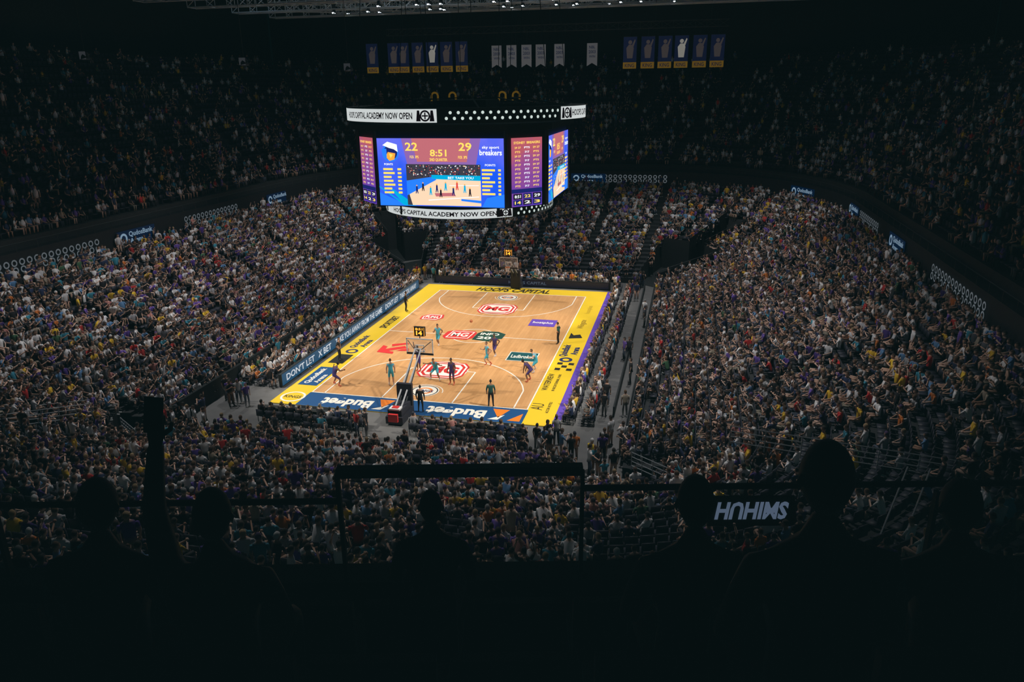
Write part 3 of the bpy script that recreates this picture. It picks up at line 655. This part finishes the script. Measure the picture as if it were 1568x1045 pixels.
    for R,z0,z1,spec in((8.92,17.5,18.35,((-166,-143,-96.5,-86.5),(-28,-19,40,49))),(6.5,10.85,11.5,((-150,-133,-56,-46),(30,36,124,133)))):
        ring(R,z0-.05,z1+.05,BLACK); flat(R-1.2,R,z0-.05,BLACK);flat(R-1.2,R,z1+.05,BLACK);ring(R-1.2,z0-.05,z1+.05,BLACK)
        covered=[]
        for (a0,ta,a1,a2) in spec:
            ring(R+.02,z0,z1,RWH,D(a0),D(a2),40);covered.append((a0,a2))
            b.arc_text("HOOPS CAPITAL ACADEMY NOW OPEN",R+.05,D(ta),D(a1-.8),(z0+z1)/2,(z1-z0)*.5,RBK,bold=.022)
            for b2 in ((a1+a2)/2,)+(((a0+ta)/2,) if a0==-28 else ()):
                nr=Vector((math.cos(D(b2)),math.sin(D(b2)),0));xd=Vector((-nr.y,nr.x,0));c=nr*(R+.06)+Z*((z0+z1)/2);s=(z1-z0)*.42
                b.disc(c,xd,Z,s,RBK,20,s*.7);b.quad([c-xd*s*.6-Z*s*.12,c+xd*s*.6-Z*s*.12,c+xd*s*.6+Z*s*.12,c-xd*s*.6+Z*s*.12],RBK);b.quad([c-xd*s*.12-Z*s*.6,c+xd*s*.12-Z*s*.6,c+xd*s*.12+Z*s*.6,c-xd*s*.12+Z*s*.6],RBK)
                for e in(-1,1):
                    aa=D(b2+e*3.0);nr=Vector((math.cos(aa),math.sin(aa),0));xd=Vector((-nr.y,nr.x,0));b.quad([nr*(R+.05)+xd*p+Z*(z0+qz*(z1-z0)) for p,qz in((-.16,.1),(.16,.1),(.08,.9),(-.08,.9))],RBK)
        n=int(2*math.pi*R/.52)
        for k in range(n):
            a=360*k/n-180
            if any(c0-1<=x<=c1+1 for c0,c1 in covered for x in(a,a+360,a-360)): continue
            for j,off in((0,.3),(1,.72)):
                aa=D(a+(180/n if j else 0)); nr=Vector((math.cos(aa),math.sin(aa),0));xd=Vector((-nr.y,nr.x,0))
                b.disc(nr*(R+.03)+Z*(z0+off*(z1-z0)),xd,Z,.105,RD,8)
    for k in range(8):
        a=2*math.pi*k/8+.39; c=Vector((math.cos(a),math.sin(a),0))
        b.tube(c*8.3+Z*18.2,c*4+Z*18.9,.06,.06,DARK);b.tube(c*5.9+Z*17.2,c*8.2+Z*17.6,.06,.06,DARK)
        b.tube(c*4+Z*18.9,c*4.6+Z*33.9,.025,.025,DARK,4)
        c2=Vector((math.cos(a+.39),math.sin(a+.39),0));b.tube(c*4+Z*18.9,c2*4+Z*18.9,.05,.05,DARK)
    for x,y in((-7,-4),(7,-4),(-7,4),(7,4)): b.tube((x,y,18.3),(x*.8,y,33.9),.025,.025,DARK,4)
    b.box(-2,2,-2,2,17.3,18.8,BLACK)
    return b.build("scoreboard_cube")
jumbotron()

# ------------------------------------------------------------------ roof rig
def truss(b,p,q,s=.5,m=DARK,step=1.6,r=.05):
    p=Vector(p);q=Vector(q);d=(q-p).normalized();side=d.cross(Z).normalized()*s;up=Z*s*1.2
    off=[side+up,-side+up,-side-up,side-up]
    for o in off: b.tube(p+o,q+o,r,r,m,4,False)
    n=max(2,int((q-p).length/step))
    for k in range(n):
        a=p.lerp(q,k/n);c=p.lerp(q,(k+1)/n)
        for i in range(4):
            b.tube(a+off[i],c+off[(i+1)%4],r*.6,r*.6,m,4,False); b.tube(a+off[i],a+off[(i+1)%4],r*.6,r*.6,m,4,False)
RIG=mat("rig_steel",(.5,.58,.64),.4,metal=.1)
b=MB()
for y in(9,17,25,33): truss(b,(-34,y,28.3+.02*y),(34,y,28.3+.02*y),.7,RIG,2.2,.07)
truss(b,(-30,41,30.0),(30,41,30.0),.7,RIG,2.0,.07)
for x in(-24,-12,0,12,24): truss(b,(x,5,29.8),(x,45,29.8),.5,RIG,2,.06)
for y in(-9,-20): truss(b,(-30,y,29.5),(30,y,29.5),.6,RIG)
for k in range(8): truss(b,(-26+k*6.5,22,28.0),(-22+k*6.5,38,29.0),.3,RIG,1.5,.035)
truss(b,(-20,35,26.2),(20,35,26.2),.3,DARK,1.2,.035)
for x in np.linspace(-18,18,7): b.tube((x,35,26.5),(x,35,33.9),.02,.02,DARK,4,False)
b.build("roof_truss")
b=MB()
LAMP=emi("lamp_lens",(.85,.93,1.0),9.0)
LP=[(x,16.9,27.25) for x in(-13.5,-9.6,-8.4,-7.2,-2.0,-.7,3.6,6.8)]+[(x,24.9,27.6) for x in(-22,-18,-11,-9.8,-3,-1,2.5,4.6,9,11)]+[(x,33,28.3) for x in(-24,-20,-12,-4,3,7,14)]+[(x,-9,28.4) for x in(-14,-6,6,14)]+[(x,-20,28.4) for x in(-12,0,12)]
for (x,y,z) in LP:
    b.tube((x,y,z),(x,y,z+.5),.22,.12,DARK,10);b.disc((x,y,z-.005),X,Y,.15,LAMP,10);b.obox((x,y,z+.7),X,Y,Z,.2,.04,.2,DARK)
    b.tube((x,y-.1,z+.12),(x,y-.28,z+.04),.14,.17,DARK,8);b.disc((x,y-.285,z+.035),X,Vector((0,.4,.9)).normalized(),.11,LAMP,8)
b.build("stage_lamp")
b=MB()
DIMG=emi("fixture_dim_grey",(.03,.035,.04),.8)  # dim moving-head light fixtures on cables
for x,y,z in((-33,0,22.8),(-22,6,22.3),(-14,10,21.8)):
    b.tube((x,y,z),(x+.1,y-.1,z-.5),.25,.38,DARK,10);b.disc((x+.1,y-.1,z-.51),X,Y,.36,DIMG,10);b.box(x-.3,x+.3,y-.32,y-.28,z-.5,z+.1,DIMG);b.tube((x,y,z),(x,y,33.9),.02,.02,DARK,4)
b.build("hanging_light_fixture")
def banners():
    b=MB()
    NB=mat("banner_navy",(.02,.04,.12),.8,emit=(.008,.02,.05),es=.3);YB=mat("banner_yellow",(.4,.26,.05),.8,emit=(.3,.18,.03),es=.2);GB=mat("banner_grey",(.18,.19,.2),.8,emit=(.2,.22,.24),es=.22);SKB=mat("banner_figure",(.16,.13,.11),.8,emit=(.09,.09,.10),es=.25);GB2=mat("banner_bright_figure",(.3,.3,.3),.8,emit=(.5,.5,.45),es=.3)  # banner cloth glows weakly, its lighting is put into the material
    y=34.6
    def pb(x,w=1.5,h=3.4,z=23.3,bright=False):
        b.quad([(x-w/2,y,z-h/2),(x+w/2,y,z-h/2),(x+w/2,y,z+h/2),(x-w/2,y,z+h/2)],NB)
        b.quad([(x-w/2,y-.02,z-h/2),(x+w/2,y-.02,z-h/2),(x+w/2,y-.02,z-h*.3),(x-w/2,y-.02,z-h*.3)],YB)
        f=GB2 if bright else SKB
        b.quad([(x-.3,y-.03,z-.6),(x+.3,y-.03,z-.6),(x+.42,y-.03,z+.5),(x+.15,y-.03,z+.85),(x-.15,y-.03,z+.85),(x-.42,y-.03,z+.5)],f);b.disc((x,y-.03,z+1.1),X,Z,.22,f,10)
        b.quad([(x+.3,y-.03,z+.4),(x+.6,y-.03,z+1.3),(x+.5,y-.03,z+1.4),(x+.15,y-.03,z+.7)],f)
        b.text("KING",(x,y-.04,z-h*.4),X,Z,NB,width=w*.7,height=.4); b.tube((x-w/2,y,z+h/2),(x+w/2,y,z+h/2),.03,.03,DARK,4); b.tube((x,y,z+h/2),(x,35,26),.015,.015,DARK,4,False)
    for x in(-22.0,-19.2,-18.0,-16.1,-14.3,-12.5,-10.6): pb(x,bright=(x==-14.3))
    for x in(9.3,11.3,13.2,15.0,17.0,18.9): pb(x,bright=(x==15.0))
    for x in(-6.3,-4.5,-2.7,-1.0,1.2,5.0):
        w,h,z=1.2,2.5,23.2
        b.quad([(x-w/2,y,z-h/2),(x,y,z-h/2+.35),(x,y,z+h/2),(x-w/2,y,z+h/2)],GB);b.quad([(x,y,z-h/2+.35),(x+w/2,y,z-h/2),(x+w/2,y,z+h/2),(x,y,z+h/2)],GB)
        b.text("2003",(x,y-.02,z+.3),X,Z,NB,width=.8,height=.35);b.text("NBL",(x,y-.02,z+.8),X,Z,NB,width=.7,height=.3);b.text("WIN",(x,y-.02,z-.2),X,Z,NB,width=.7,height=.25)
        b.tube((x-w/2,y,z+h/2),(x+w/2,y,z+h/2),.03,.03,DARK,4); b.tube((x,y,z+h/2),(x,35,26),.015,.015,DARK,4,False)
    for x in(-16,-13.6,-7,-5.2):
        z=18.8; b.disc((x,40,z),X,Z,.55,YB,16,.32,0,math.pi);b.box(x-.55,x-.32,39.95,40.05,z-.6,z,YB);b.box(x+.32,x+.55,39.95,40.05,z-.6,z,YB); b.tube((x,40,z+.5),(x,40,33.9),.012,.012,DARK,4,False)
    b.build("championship_banner")
banners()

# ------------------------------------------------------------------ detailed figures
def skin_body(J,Rd,E):
    names=list(J);bm=bmesh.new();L=bm.verts.layers.skin.verify();vs={}
    for n in names:
        v=bm.verts.new(J[n]);r=Rd[n];v[L].radius=(r if isinstance(r,tuple) else (r,r));v[L].use_root=(n=='pelvis');vs[n]=v
    for a,c in E: bm.edges.new((vs[a],vs[c]))
    me=bpy.data.meshes.new("b");bm.to_mesh(me);bm.free();ob=bpy.data.objects.new("b",me);COL.objects.link(ob)
    m=ob.modifiers.new("s",'SKIN');m.use_smooth_shade=True;ob.modifiers.new("u",'SUBSURF').levels=1
    bpy.context.view_layer.update();em=bpy.data.meshes.new_from_object(ob.evaluated_get(bpy.context.evaluated_depsgraph_get()))
    V=[tuple(v.co) for v in em.vertices];F=[tuple(p.vertices) for p in em.polygons]
    bpy.data.objects.remove(ob);bpy.data.meshes.remove(me);bpy.data.meshes.remove(em);return V,F
EDG=[('pelvis','spine'),('spine','chest'),('chest','neck'),('neck','headb')]
for s in'LR': EDG+=[('chest','sh'+s),('sh'+s,'el'+s),('el'+s,'wr'+s),('pelvis','hip'+s),('hip'+s,'kn'+s),('kn'+s,'an'+s),('an'+s,'toe'+s)]
RAD=dict(pelvis=.15,spine=.135,chest=.16,neck=.06,headb=.055)
for s in'LR': RAD.update({'sh'+s:.075,'el'+s:.05,'wr'+s:.034,'hip'+s:.105,'kn'+s:.066,'an'+s:.045,'toe'+s:.04})
def pose(kind):
    P=dict(pelvis=(0,0,1.0),spine=(0,.01,1.2),chest=(0,.02,1.42),neck=(0,.03,1.58),headb=(0,.05,1.68),head=(0,.07,1.77))
    leg={s:[(sx*.1,0,.95),(sx*.13,.05,.52),(sx*.15,-.02,.09),(sx*.17,.18,.04)] for s,sx in(('L',-1),('R',1))}
    arm={s:[(sx*.2,.02,1.48),(sx*.27,.0,1.2),(sx*.26,.12,.95)] for s,sx in(('L',-1),('R',1))}
    if kind=='defend':
        for k,(dy,dz) in dict(pelvis=(-.12,-.2),spine=(-.06,-.2),chest=(.04,-.24),neck=(.12,-.26),headb=(.15,-.26),head=(.18,-.26)).items(): x,y,z=P[k];P[k]=(x,y+dy,z+dz)
        leg={s:[(sx*.12,-.12,.76),(sx*.27,.18,.48),(sx*.33,-.02,.09),(sx*.38,.18,.04)] for s,sx in(('L',-1),('R',1))}
        arm={s:[(sx*.2,.06,1.24),(sx*.45,.12,1.12),(sx*.62,.28,1.2)] for s,sx in(('L',-1),('R',1))}
    if kind=='run':
        leg['L']=[(-.1,0,.95),(-.12,.3,.68),(-.12,.12,.3),(-.12,.3,.22)];leg['R']=[(.1,0,.95),(.12,-.05,.52),(.13,-.35,.14),(.13,-.2,.03)]
        arm['L']=[(-.2,.02,1.48),(-.28,-.22,1.28),(-.22,-.05,1.08)];arm['R']=[(.2,.04,1.48),(.27,.15,1.22),(.2,.38,1.32)]
    if kind=='reach':
        arm['R']=[(.19,.03,1.5),(.27,.1,1.74),(.24,.18,2.02)];arm['L']=[(-.2,.03,1.48),(-.38,.15,1.34),(-.45,.35,1.45)]
    if kind=='bend':
        P=dict(pelvis=(0,-.15,.86),spine=(0,-.02,1.02),chest=(0,.16,1.17),neck=(0,.3,1.27),headb=(0,.37,1.33),head=(0,.43,1.39))
        leg={s:[(sx*.12,-.15,.81),(sx*.2,.12,.48),(sx*.24,-.05,.09),(sx*.26,.15,.04)] for s,sx in(('L',-1),('R',1))}
        arm={s:[(sx*.2,.2,1.2),(sx*.28,.25,.93),(sx*.2,.3,.7)] for s,sx in(('L',-1),('R',1))}
    if kind=='hips':
        arm={s:[(sx*.2,.02,1.48),(sx*.4,-.05,1.25),(sx*.19,.08,1.06)] for s,sx in(('L',-1),('R',1))}
    if kind in('sit','phone'):
        P={k:(x,y,z-.5) for k,(x,y,z) in P.items()}
        leg={s:[(sx*.1,0,.47),(sx*.15,.44,.5),(sx*.15,.42,.08),(sx*.16,.6,.04)] for s,sx in(('L',-1),('R',1))}
        arm={s:[(sx*.2,.02,.98),(sx*.27,.06,.7),(sx*.12,.32,.6)] for s,sx in(('L',-1),('R',1))}
        if kind=='phone': arm['L']=[(-.2,.02,1.0),(-.27,.12,1.27),(-.23,.16,1.58)]
    for s in'LR':
        for k,n in enumerate(('hip','kn','an','toe')): P[n+s]=leg[s][k]
        for k,n in enumerate(('sh','el','wr')): P[n+s]=arm[s][k]
    return P
_bc={}
def seg_d(p,a,c):
    a=np.array(a);c=np.array(c);d=c-a;t=np.clip(((p-a)@d)/(d@d+1e-9),0,1);return np.linalg.norm(p-(a+t[:,None]*d),axis=1)
def figure(name,kind,loc,ang,H,top,bottom,skin,hair,shoes=(.5,.5,.5),sleeves=False,longpants=False,number=None):
    J=pose(kind)
    if kind not in _bc: _bc[kind]=skin_body({k:v for k,v in J.items() if k!='head'},RAD,EDG)
    V,F=_bc[kind];Va=np.array(V);cols=np.zeros((len(V),3))
    S={}
    for a,c in EDG: S[(a,c)]=seg_d(Va,J[a],J[c])
    keys=list(S);D=np.stack([S[k] for k in keys]);bi=D.argmin(0)
    for i in range(len(V)):
        a,c=keys[bi[i]];p=Va[i]
        if a in('pelvis','spine','chest') and c in('spine','chest','shL','shR'): col=top if (a!='pelvis' or p[2]>J['pelvis'][2]+.06) else bottom
        elif c=='neck': col=top if p[2]<J['neck'][2]-.07 else skin
        elif c=='headb': col=skin
        elif a=='pelvis': col=bottom
        elif a[:2]=='sh': col=top if (sleeves or np.linalg.norm(p-np.array(J[a]))<.07) else skin
        elif a[:2]=='el': col=top if sleeves==2 else skin
        elif a[:3]=='hip':
            t=np.linalg.norm(p-np.array(J[a]))/.43; col=bottom if (t<.85 or longpants) else skin
        elif a[:2]=='kn':
            t=np.linalg.norm(p-np.array(J[a]))/.43; col=bottom if longpants else (skin if t<.6 else shoes)
        else: col=shoes
        cols[i]=col
    V=list(V);F=list(F);C=[tuple(c) for c in cols]
    hc=Vector(J['head']);nh,nv=14,10;o=len(V)
    for i in range(nv+1):
        th=math.pi*i/nv
        for k in range(nh):
            ph=2*math.pi*k/nh;x=math.sin(th)*math.cos(ph);y=math.sin(th)*math.sin(ph);z=math.cos(th)
            w=1-.25*max(0,-z)
            q=Vector((x*.078*w,y*.1*w+(.01 if z<0 and y>0 else 0),z*.125)); V.append(tuple(hc+q)); C.append(hair if (z>.45 or (y<.1 and z>-.35)) else skin)
    for i in range(nv):
        for k in range(nh): F.append((o+i*nh+k,o+i*nh+(k+1)%nh,o+(i+1)*nh+(k+1)%nh,o+(i+1)*nh+k))
    def blob(c,rx,ry,rz,col):
        o=len(V);c=Vector(c)
        P8=[(rx,0,0),(0,ry,0),(-rx,0,0),(0,-ry,0),(0,0,rz),(0,0,-rz)]
        for q in P8: V.append(tuple(c+Vector(q)));C.append(col)
        for k in range(4): F.append((o+k,o+(k+1)%4,o+4));F.append((o+(k+1)%4,o+k,o+5))
    blob(hc+Vector((0,.1,-.015)),.014,.025,.028,skin);blob(hc+Vector((0,.096,-.065)),.028,.01,.008,(.3,.1,.08))
    for sx in(-1,1): blob(hc+Vector((sx*.03,.092,.012)),.013,.008,.008,(.02,.02,.02));blob(hc+Vector((sx*.08,0,-.01)),.012,.02,.032,skin)
    def tb(pts,rs,col,n=5):
        o=len(V)
        for i,(p,r) in enumerate(zip(pts,rs)):
            a=pts[max(0,i-1)];c=pts[min(len(pts)-1,i+1)];d=(c-a).normalized();x=d.cross(Vector((.3,.2,1)));x=x.normalized() if x.length>.05 else X;y=d.cross(x)
            for k in range(n): t=2*math.pi*k/n;V.append(tuple(p+x*r*math.cos(t)+y*r*math.sin(t)));C.append(col)
        for i in range(len(pts)-1):
            for k in range(n): F.append((o+i*n+k,o+i*n+(k+1)%n,o+(i+1)*n+(k+1)%n,o+(i+1)*n+k))
        F.append(tuple(o+(len(pts)-1)*n+k for k in range(n)))
    for s,sx in(('L',-1),('R',1)):
        w=Vector(J['wr'+s]);d=(w-Vector(J['el'+s])).normalized();sd=d.cross(Vector((0,1,.3)));sd=sd.normalized();pn=d.cross(sd)
        curl=.024 if not (kind=='phone' and s=='L') else .05
        tb([w-d*.02,w+d*.03,w+d*.085],[.03,.038,.036],skin,6)
        for k,ln in enumerate((.062,.075,.07,.055)):
            r0=w+d*.08+sd*((k-1.5)*.02);tb([r0,r0+d*ln*.5+pn*.006,r0+d*(ln*.9-curl*.4)+pn*curl],[.0095,.009,.007],skin)
        r0=w+d*.03-sd*.03;tb([r0,r0-sd*.03+d*.025,r0-sd*.035+d*.055],[.012,.011,.008],skin)
        if kind=='phone' and s=='L':
            o=len(V);c0=w+d*.12+pn*.03
            for kz in(-1,1):
                for i_,j_ in((-1,-1),(1,-1),(1,1),(-1,1)): V.append(tuple(c0+sd*(.038*i_)+d*(.078*j_)+pn*(.005*kz)));C.append((.01,.01,.012))
            F.extend([tuple(o+i for i in f) for f in((3,2,1,0),(4,5,6,7),(0,1,5,4),(1,2,6,5),(2,3,7,6),(3,0,4,7))])
    k=H/1.9;ca,sa_=math.cos(ang),math.sin(ang)
    W=[((x*ca-y*sa_)*k+loc[0],(x*sa_+y*ca)*k+loc[1],z*k+loc[2]) for x,y,z in V]
    me=bpy.data.meshes.new(name);me.from_pydata(W,[],F);at=me.color_attributes.new("Col",'FLOAT_COLOR','POINT')
    at.data.foreach_set("color",np.array([(*c,1) for c in C],dtype=np.float32).ravel());me.materials.append(PEOPLE)
    me.polygons.foreach_set("use_smooth",[True]*len(F));me.update();ob=bpy.data.objects.new(name,me);COL.objects.link(ob);return ob
TEAL=(.05,.38,.52);KP=(.045,.025,.13);KS=(.06,.035,.19);dk=(.16,.08,.045);md=(.3,.16,.09);lt=(.55,.33,.23);bk=(.012,.012,.014);HB=(.01,.01,.01)
PL=[("kings",-6.38,-12.6,'defend',-.6),("breakers",-2.58,-11.85,'stand',.4),("kings",-1.65,-8.8,'reach',2.6),("breakers",.07,-10.2,'defend',3.0),("kings",1.5,-10.8,'stand',2.9),
 ("breakers",-1.95,-3.4,'run',3.0),("breakers",3.04,-6.95,'run',2.2),("kings",3.1,-5.0,'run',2.8),("kings",6.6,-9.15,'bend',1.4),("breakers",6.65,-7.2,'defend',1.6)]
for i,(t,x,y,k,a) in enumerate(PL):
    sk=[dk,lt,dk,md,dk,md,lt,dk,dk,lt][i]
    figure("basketball_player",k,(x,y,.04),a,2.0,TEAL if t=="breakers" else KP,TEAL if t=="breakers" else KS,sk,HB if sk!=lt else (.1,.05,.02),shoes=(.55,.5,.5) if i%2 else (.5,.1,.05))
GR=(.02,.10,.08)
figure("referee",'hips',(7.27,-.76,.04),1.5,1.85,GR,bk,lt,HB,(.02,.02,.02),sleeves=True,longpants=True)
figure("referee",'stand',(5.13,-14.06,.04),.2,1.9,GR,bk,md,HB,(.02,.02,.02),sleeves=True,longpants=True)
figure("referee",'hips',(-8.46,-7.7,.04),-1.5,1.85,bk,bk,lt,HB,(.02,.02,.02),sleeves=True,longpants=True)
figure("security_guard",'stand',(-8.17,5.8,.04),-1.4,1.95,bk,bk,md,HB,(.02,.02,.02),sleeves=2,longpants=True)
figure("ball_attendant",'stand',(.95,-15.75,.04),.1,1.85,bk,bk,lt,HB,(.02,.02,.02),sleeves=2,longpants=True)
bm=bmesh.new();bmesh.ops.create_icosphere(bm,subdivisions=3,radius=.122);me=bpy.data.meshes.new("basketball")
bm.to_mesh(me);bm.free();me.materials.append(mat("basketball_leather",(.55,.16,.05),.6,noise=(20,.3)));me.materials.append(INK)
ba=bpy.data.objects.new("basketball",me);ba.location=(1.2,-4.7,2.8);COL.objects.link(ba)
for p in me.polygons:
    c=p.center
    if min(abs(c.x),abs(c.y),abs(c.z))<.006: p.material_index=1

# ------------------------------------------------------------------ near upper deck (photographer's block)
yaw=.2308;CX,CY=16.68,-57.07
fx,fy=-math.sin(yaw),math.cos(yaw);rx,ry=math.cos(yaw),math.sin(yaw)
def LD(x,y,z): return Vector((CX+x*rx+y*fx,CY+x*ry+y*fy,z))
RX=Vector((rx,ry,0));FY=Vector((fx,fy,0))
b=MB()
def lbox(x0,x1,y0,y1,z0,z1,m): b.obox(LD((x0+x1)/2,(y0+y1)/2,(z0+z1)/2),RX,FY,Z,(x1-x0)/2,(y1-y0)/2,(z1-z0)/2,m)
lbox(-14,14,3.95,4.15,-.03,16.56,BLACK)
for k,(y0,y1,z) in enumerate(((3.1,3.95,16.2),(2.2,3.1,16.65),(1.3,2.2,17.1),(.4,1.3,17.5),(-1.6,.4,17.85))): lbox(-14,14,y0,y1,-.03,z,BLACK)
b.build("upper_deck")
b=MB()
def lrail(x0,x1,z,r=.02,y=4.05): b.tube(LD(x0,y,z),LD(x1,y,z),r,r,BLACK,6)
lbox(-1.07,.42,4.02,4.08,17.25,17.31,BLACK)
lrail(-6,-1.07,17.08,.02);lrail(.42,6,17.15,.02)
for x in(-5,-3.2,-1.07,.42,2.6,4.2): lbox(x-.012,x+.012,4.03,4.07,16.5,17.27 if -1.1<x<.5 else 17.1,BLACK)
b.build("balcony_railing")
b=MB()
for y,z in((3.2,16.2),(2.3,16.65),(1.4,17.1)):
    for k in range(-14,15):
        x=k*.52; lbox(x-.23,x+.23,y-.05,y+.36,z+.38,z+.44,BLACK); lbox(x-.23,x+.23,y-.1,y-.05,z+.4,z+.85,BLACK)
        lbox(x-.03,x+.03,y+.1,y+.16,z,z+.38,BLACK)
b.build("upper_deck_seats")
def fg(kind,x,y,zhead,H=1.75):
    k=H/1.9; hz=(1.77-.5)*k; p=LD(x,y,zhead-hz)
    figure("seated_spectator",kind,p,yaw,H,(.012,.014,.016),(.01,.01,.012),(.03,.02,.018),(.006,.006,.006),(.01,.01,.01),sleeves=2,longpants=True)  # skin and clothes near black, silhouette shade put into the colour
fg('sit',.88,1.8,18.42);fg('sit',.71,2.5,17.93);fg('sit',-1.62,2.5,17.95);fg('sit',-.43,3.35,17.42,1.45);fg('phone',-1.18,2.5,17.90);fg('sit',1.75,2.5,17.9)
b=MB();c=Vector((19.4,-33.9,6.0));xd=Vector((.97,.22,0));up=Vector((-.11,.5,.86)).normalized()
b.obox(c-up.cross(xd)*-.05,xd,up,xd.cross(up),1.5,.5,.04,BLACK)
b.text("SMIHUH",c+xd.cross(up)*.06,-xd,-up,emi("sign_white",(.10,.14,.21),.7),width=2.4,height=.58,bold=.04,skew=.3)
for p,q in(((22.5,-36,5.0),(24.5,-32,7.2)),((23.2,-36,5.0),(25.2,-32,7.2))): b.tube(p,q,.03,.03,STEEL)
b.build("sponsor_sign_board")

# ------------------------------------------------------------------ lights
def spot(name,loc,tgt,P,size,blend,color=(.95,.97,1),rad=.6):
    l=bpy.data.lights.new(name,'SPOT');l.energy=P;l.spot_size=math.radians(size);l.spot_blend=blend;l.color=color;l.shadow_soft_size=rad
    o=bpy.data.objects.new(name,l);o.location=loc;o.rotation_euler=(Vector(tgt)-Vector(loc)).to_track_quat('-Z','Y').to_euler();COL.objects.link(o)
for x in(-15,15):
    for y,ty in((-17,-18),(0,0),(19,23)):
        spot("arena_floodlight",(x,y,26.5),(x*1.08,ty,0),9000,96,.9,(1,.97,.95),.35)
spot("arena_floodlight",(-2,-27,26.5),(2,-32,4),4200,72,.9,(1,.97,.95),.35)  # extra flood added to brighten the near stand crowd
for x in(-25,25):
    for y in(-19,0,19):
        spot("court_spotlight",(x,y,26),(x*.03,y*.55,0),31000 if y else 22000,35,.5,(1,.93,.82))
for x,y in((-30,20),(34,20),(0,45)):  # added fill points without fixtures, lift dark walls and upper stands
    l=bpy.data.lights.new("added_fill_light",'POINT');l.energy=110;l.color=(.65,.85,1);l.shadow_soft_size=1.0
    o=bpy.data.objects.new("added_fill_light",l);o.location=(x,y,31);COL.objects.link(o)
for x in(-12,8):  # added points with no lamp behind them, brighten the trusses
    l=bpy.data.lights.new("rig_fill_light",'POINT');l.energy=330;l.color=(.75,.9,1);l.shadow_soft_size=.4
    o=bpy.data.objects.new("rig_fill_light",l);o.location=(x,19,30.6);COL.objects.link(o)
w=bpy.data.worlds.new("w");SC.world=w;w.use_nodes=True;bg=w.node_tree.nodes["Background"];bg.inputs[0].default_value=(.002,.006,.0065,1);bg.inputs[1].default_value=1
SC.view_settings.view_transform='Standard'

# ------------------------------------------------------------------ camera
Rz=lambda a:Matrix.Rotation(a,3,'Z')
R=Rz(.2308)@Matrix.Rotation(math.pi/2-.3239,3,'X')@Rz(-.0123)
cd=bpy.data.cameras.new("camera");cam=bpy.data.objects.new("camera",cd);COL.objects.link(cam)
M=R.to_4x4();M.translation=(16.6819,-57.0716,19.4652);cam.matrix_world=M
cd.sensor_width=36;cd.lens=1146.694/1568*36;cd.clip_end=500
SC.camera=cam
print("people",n_low)
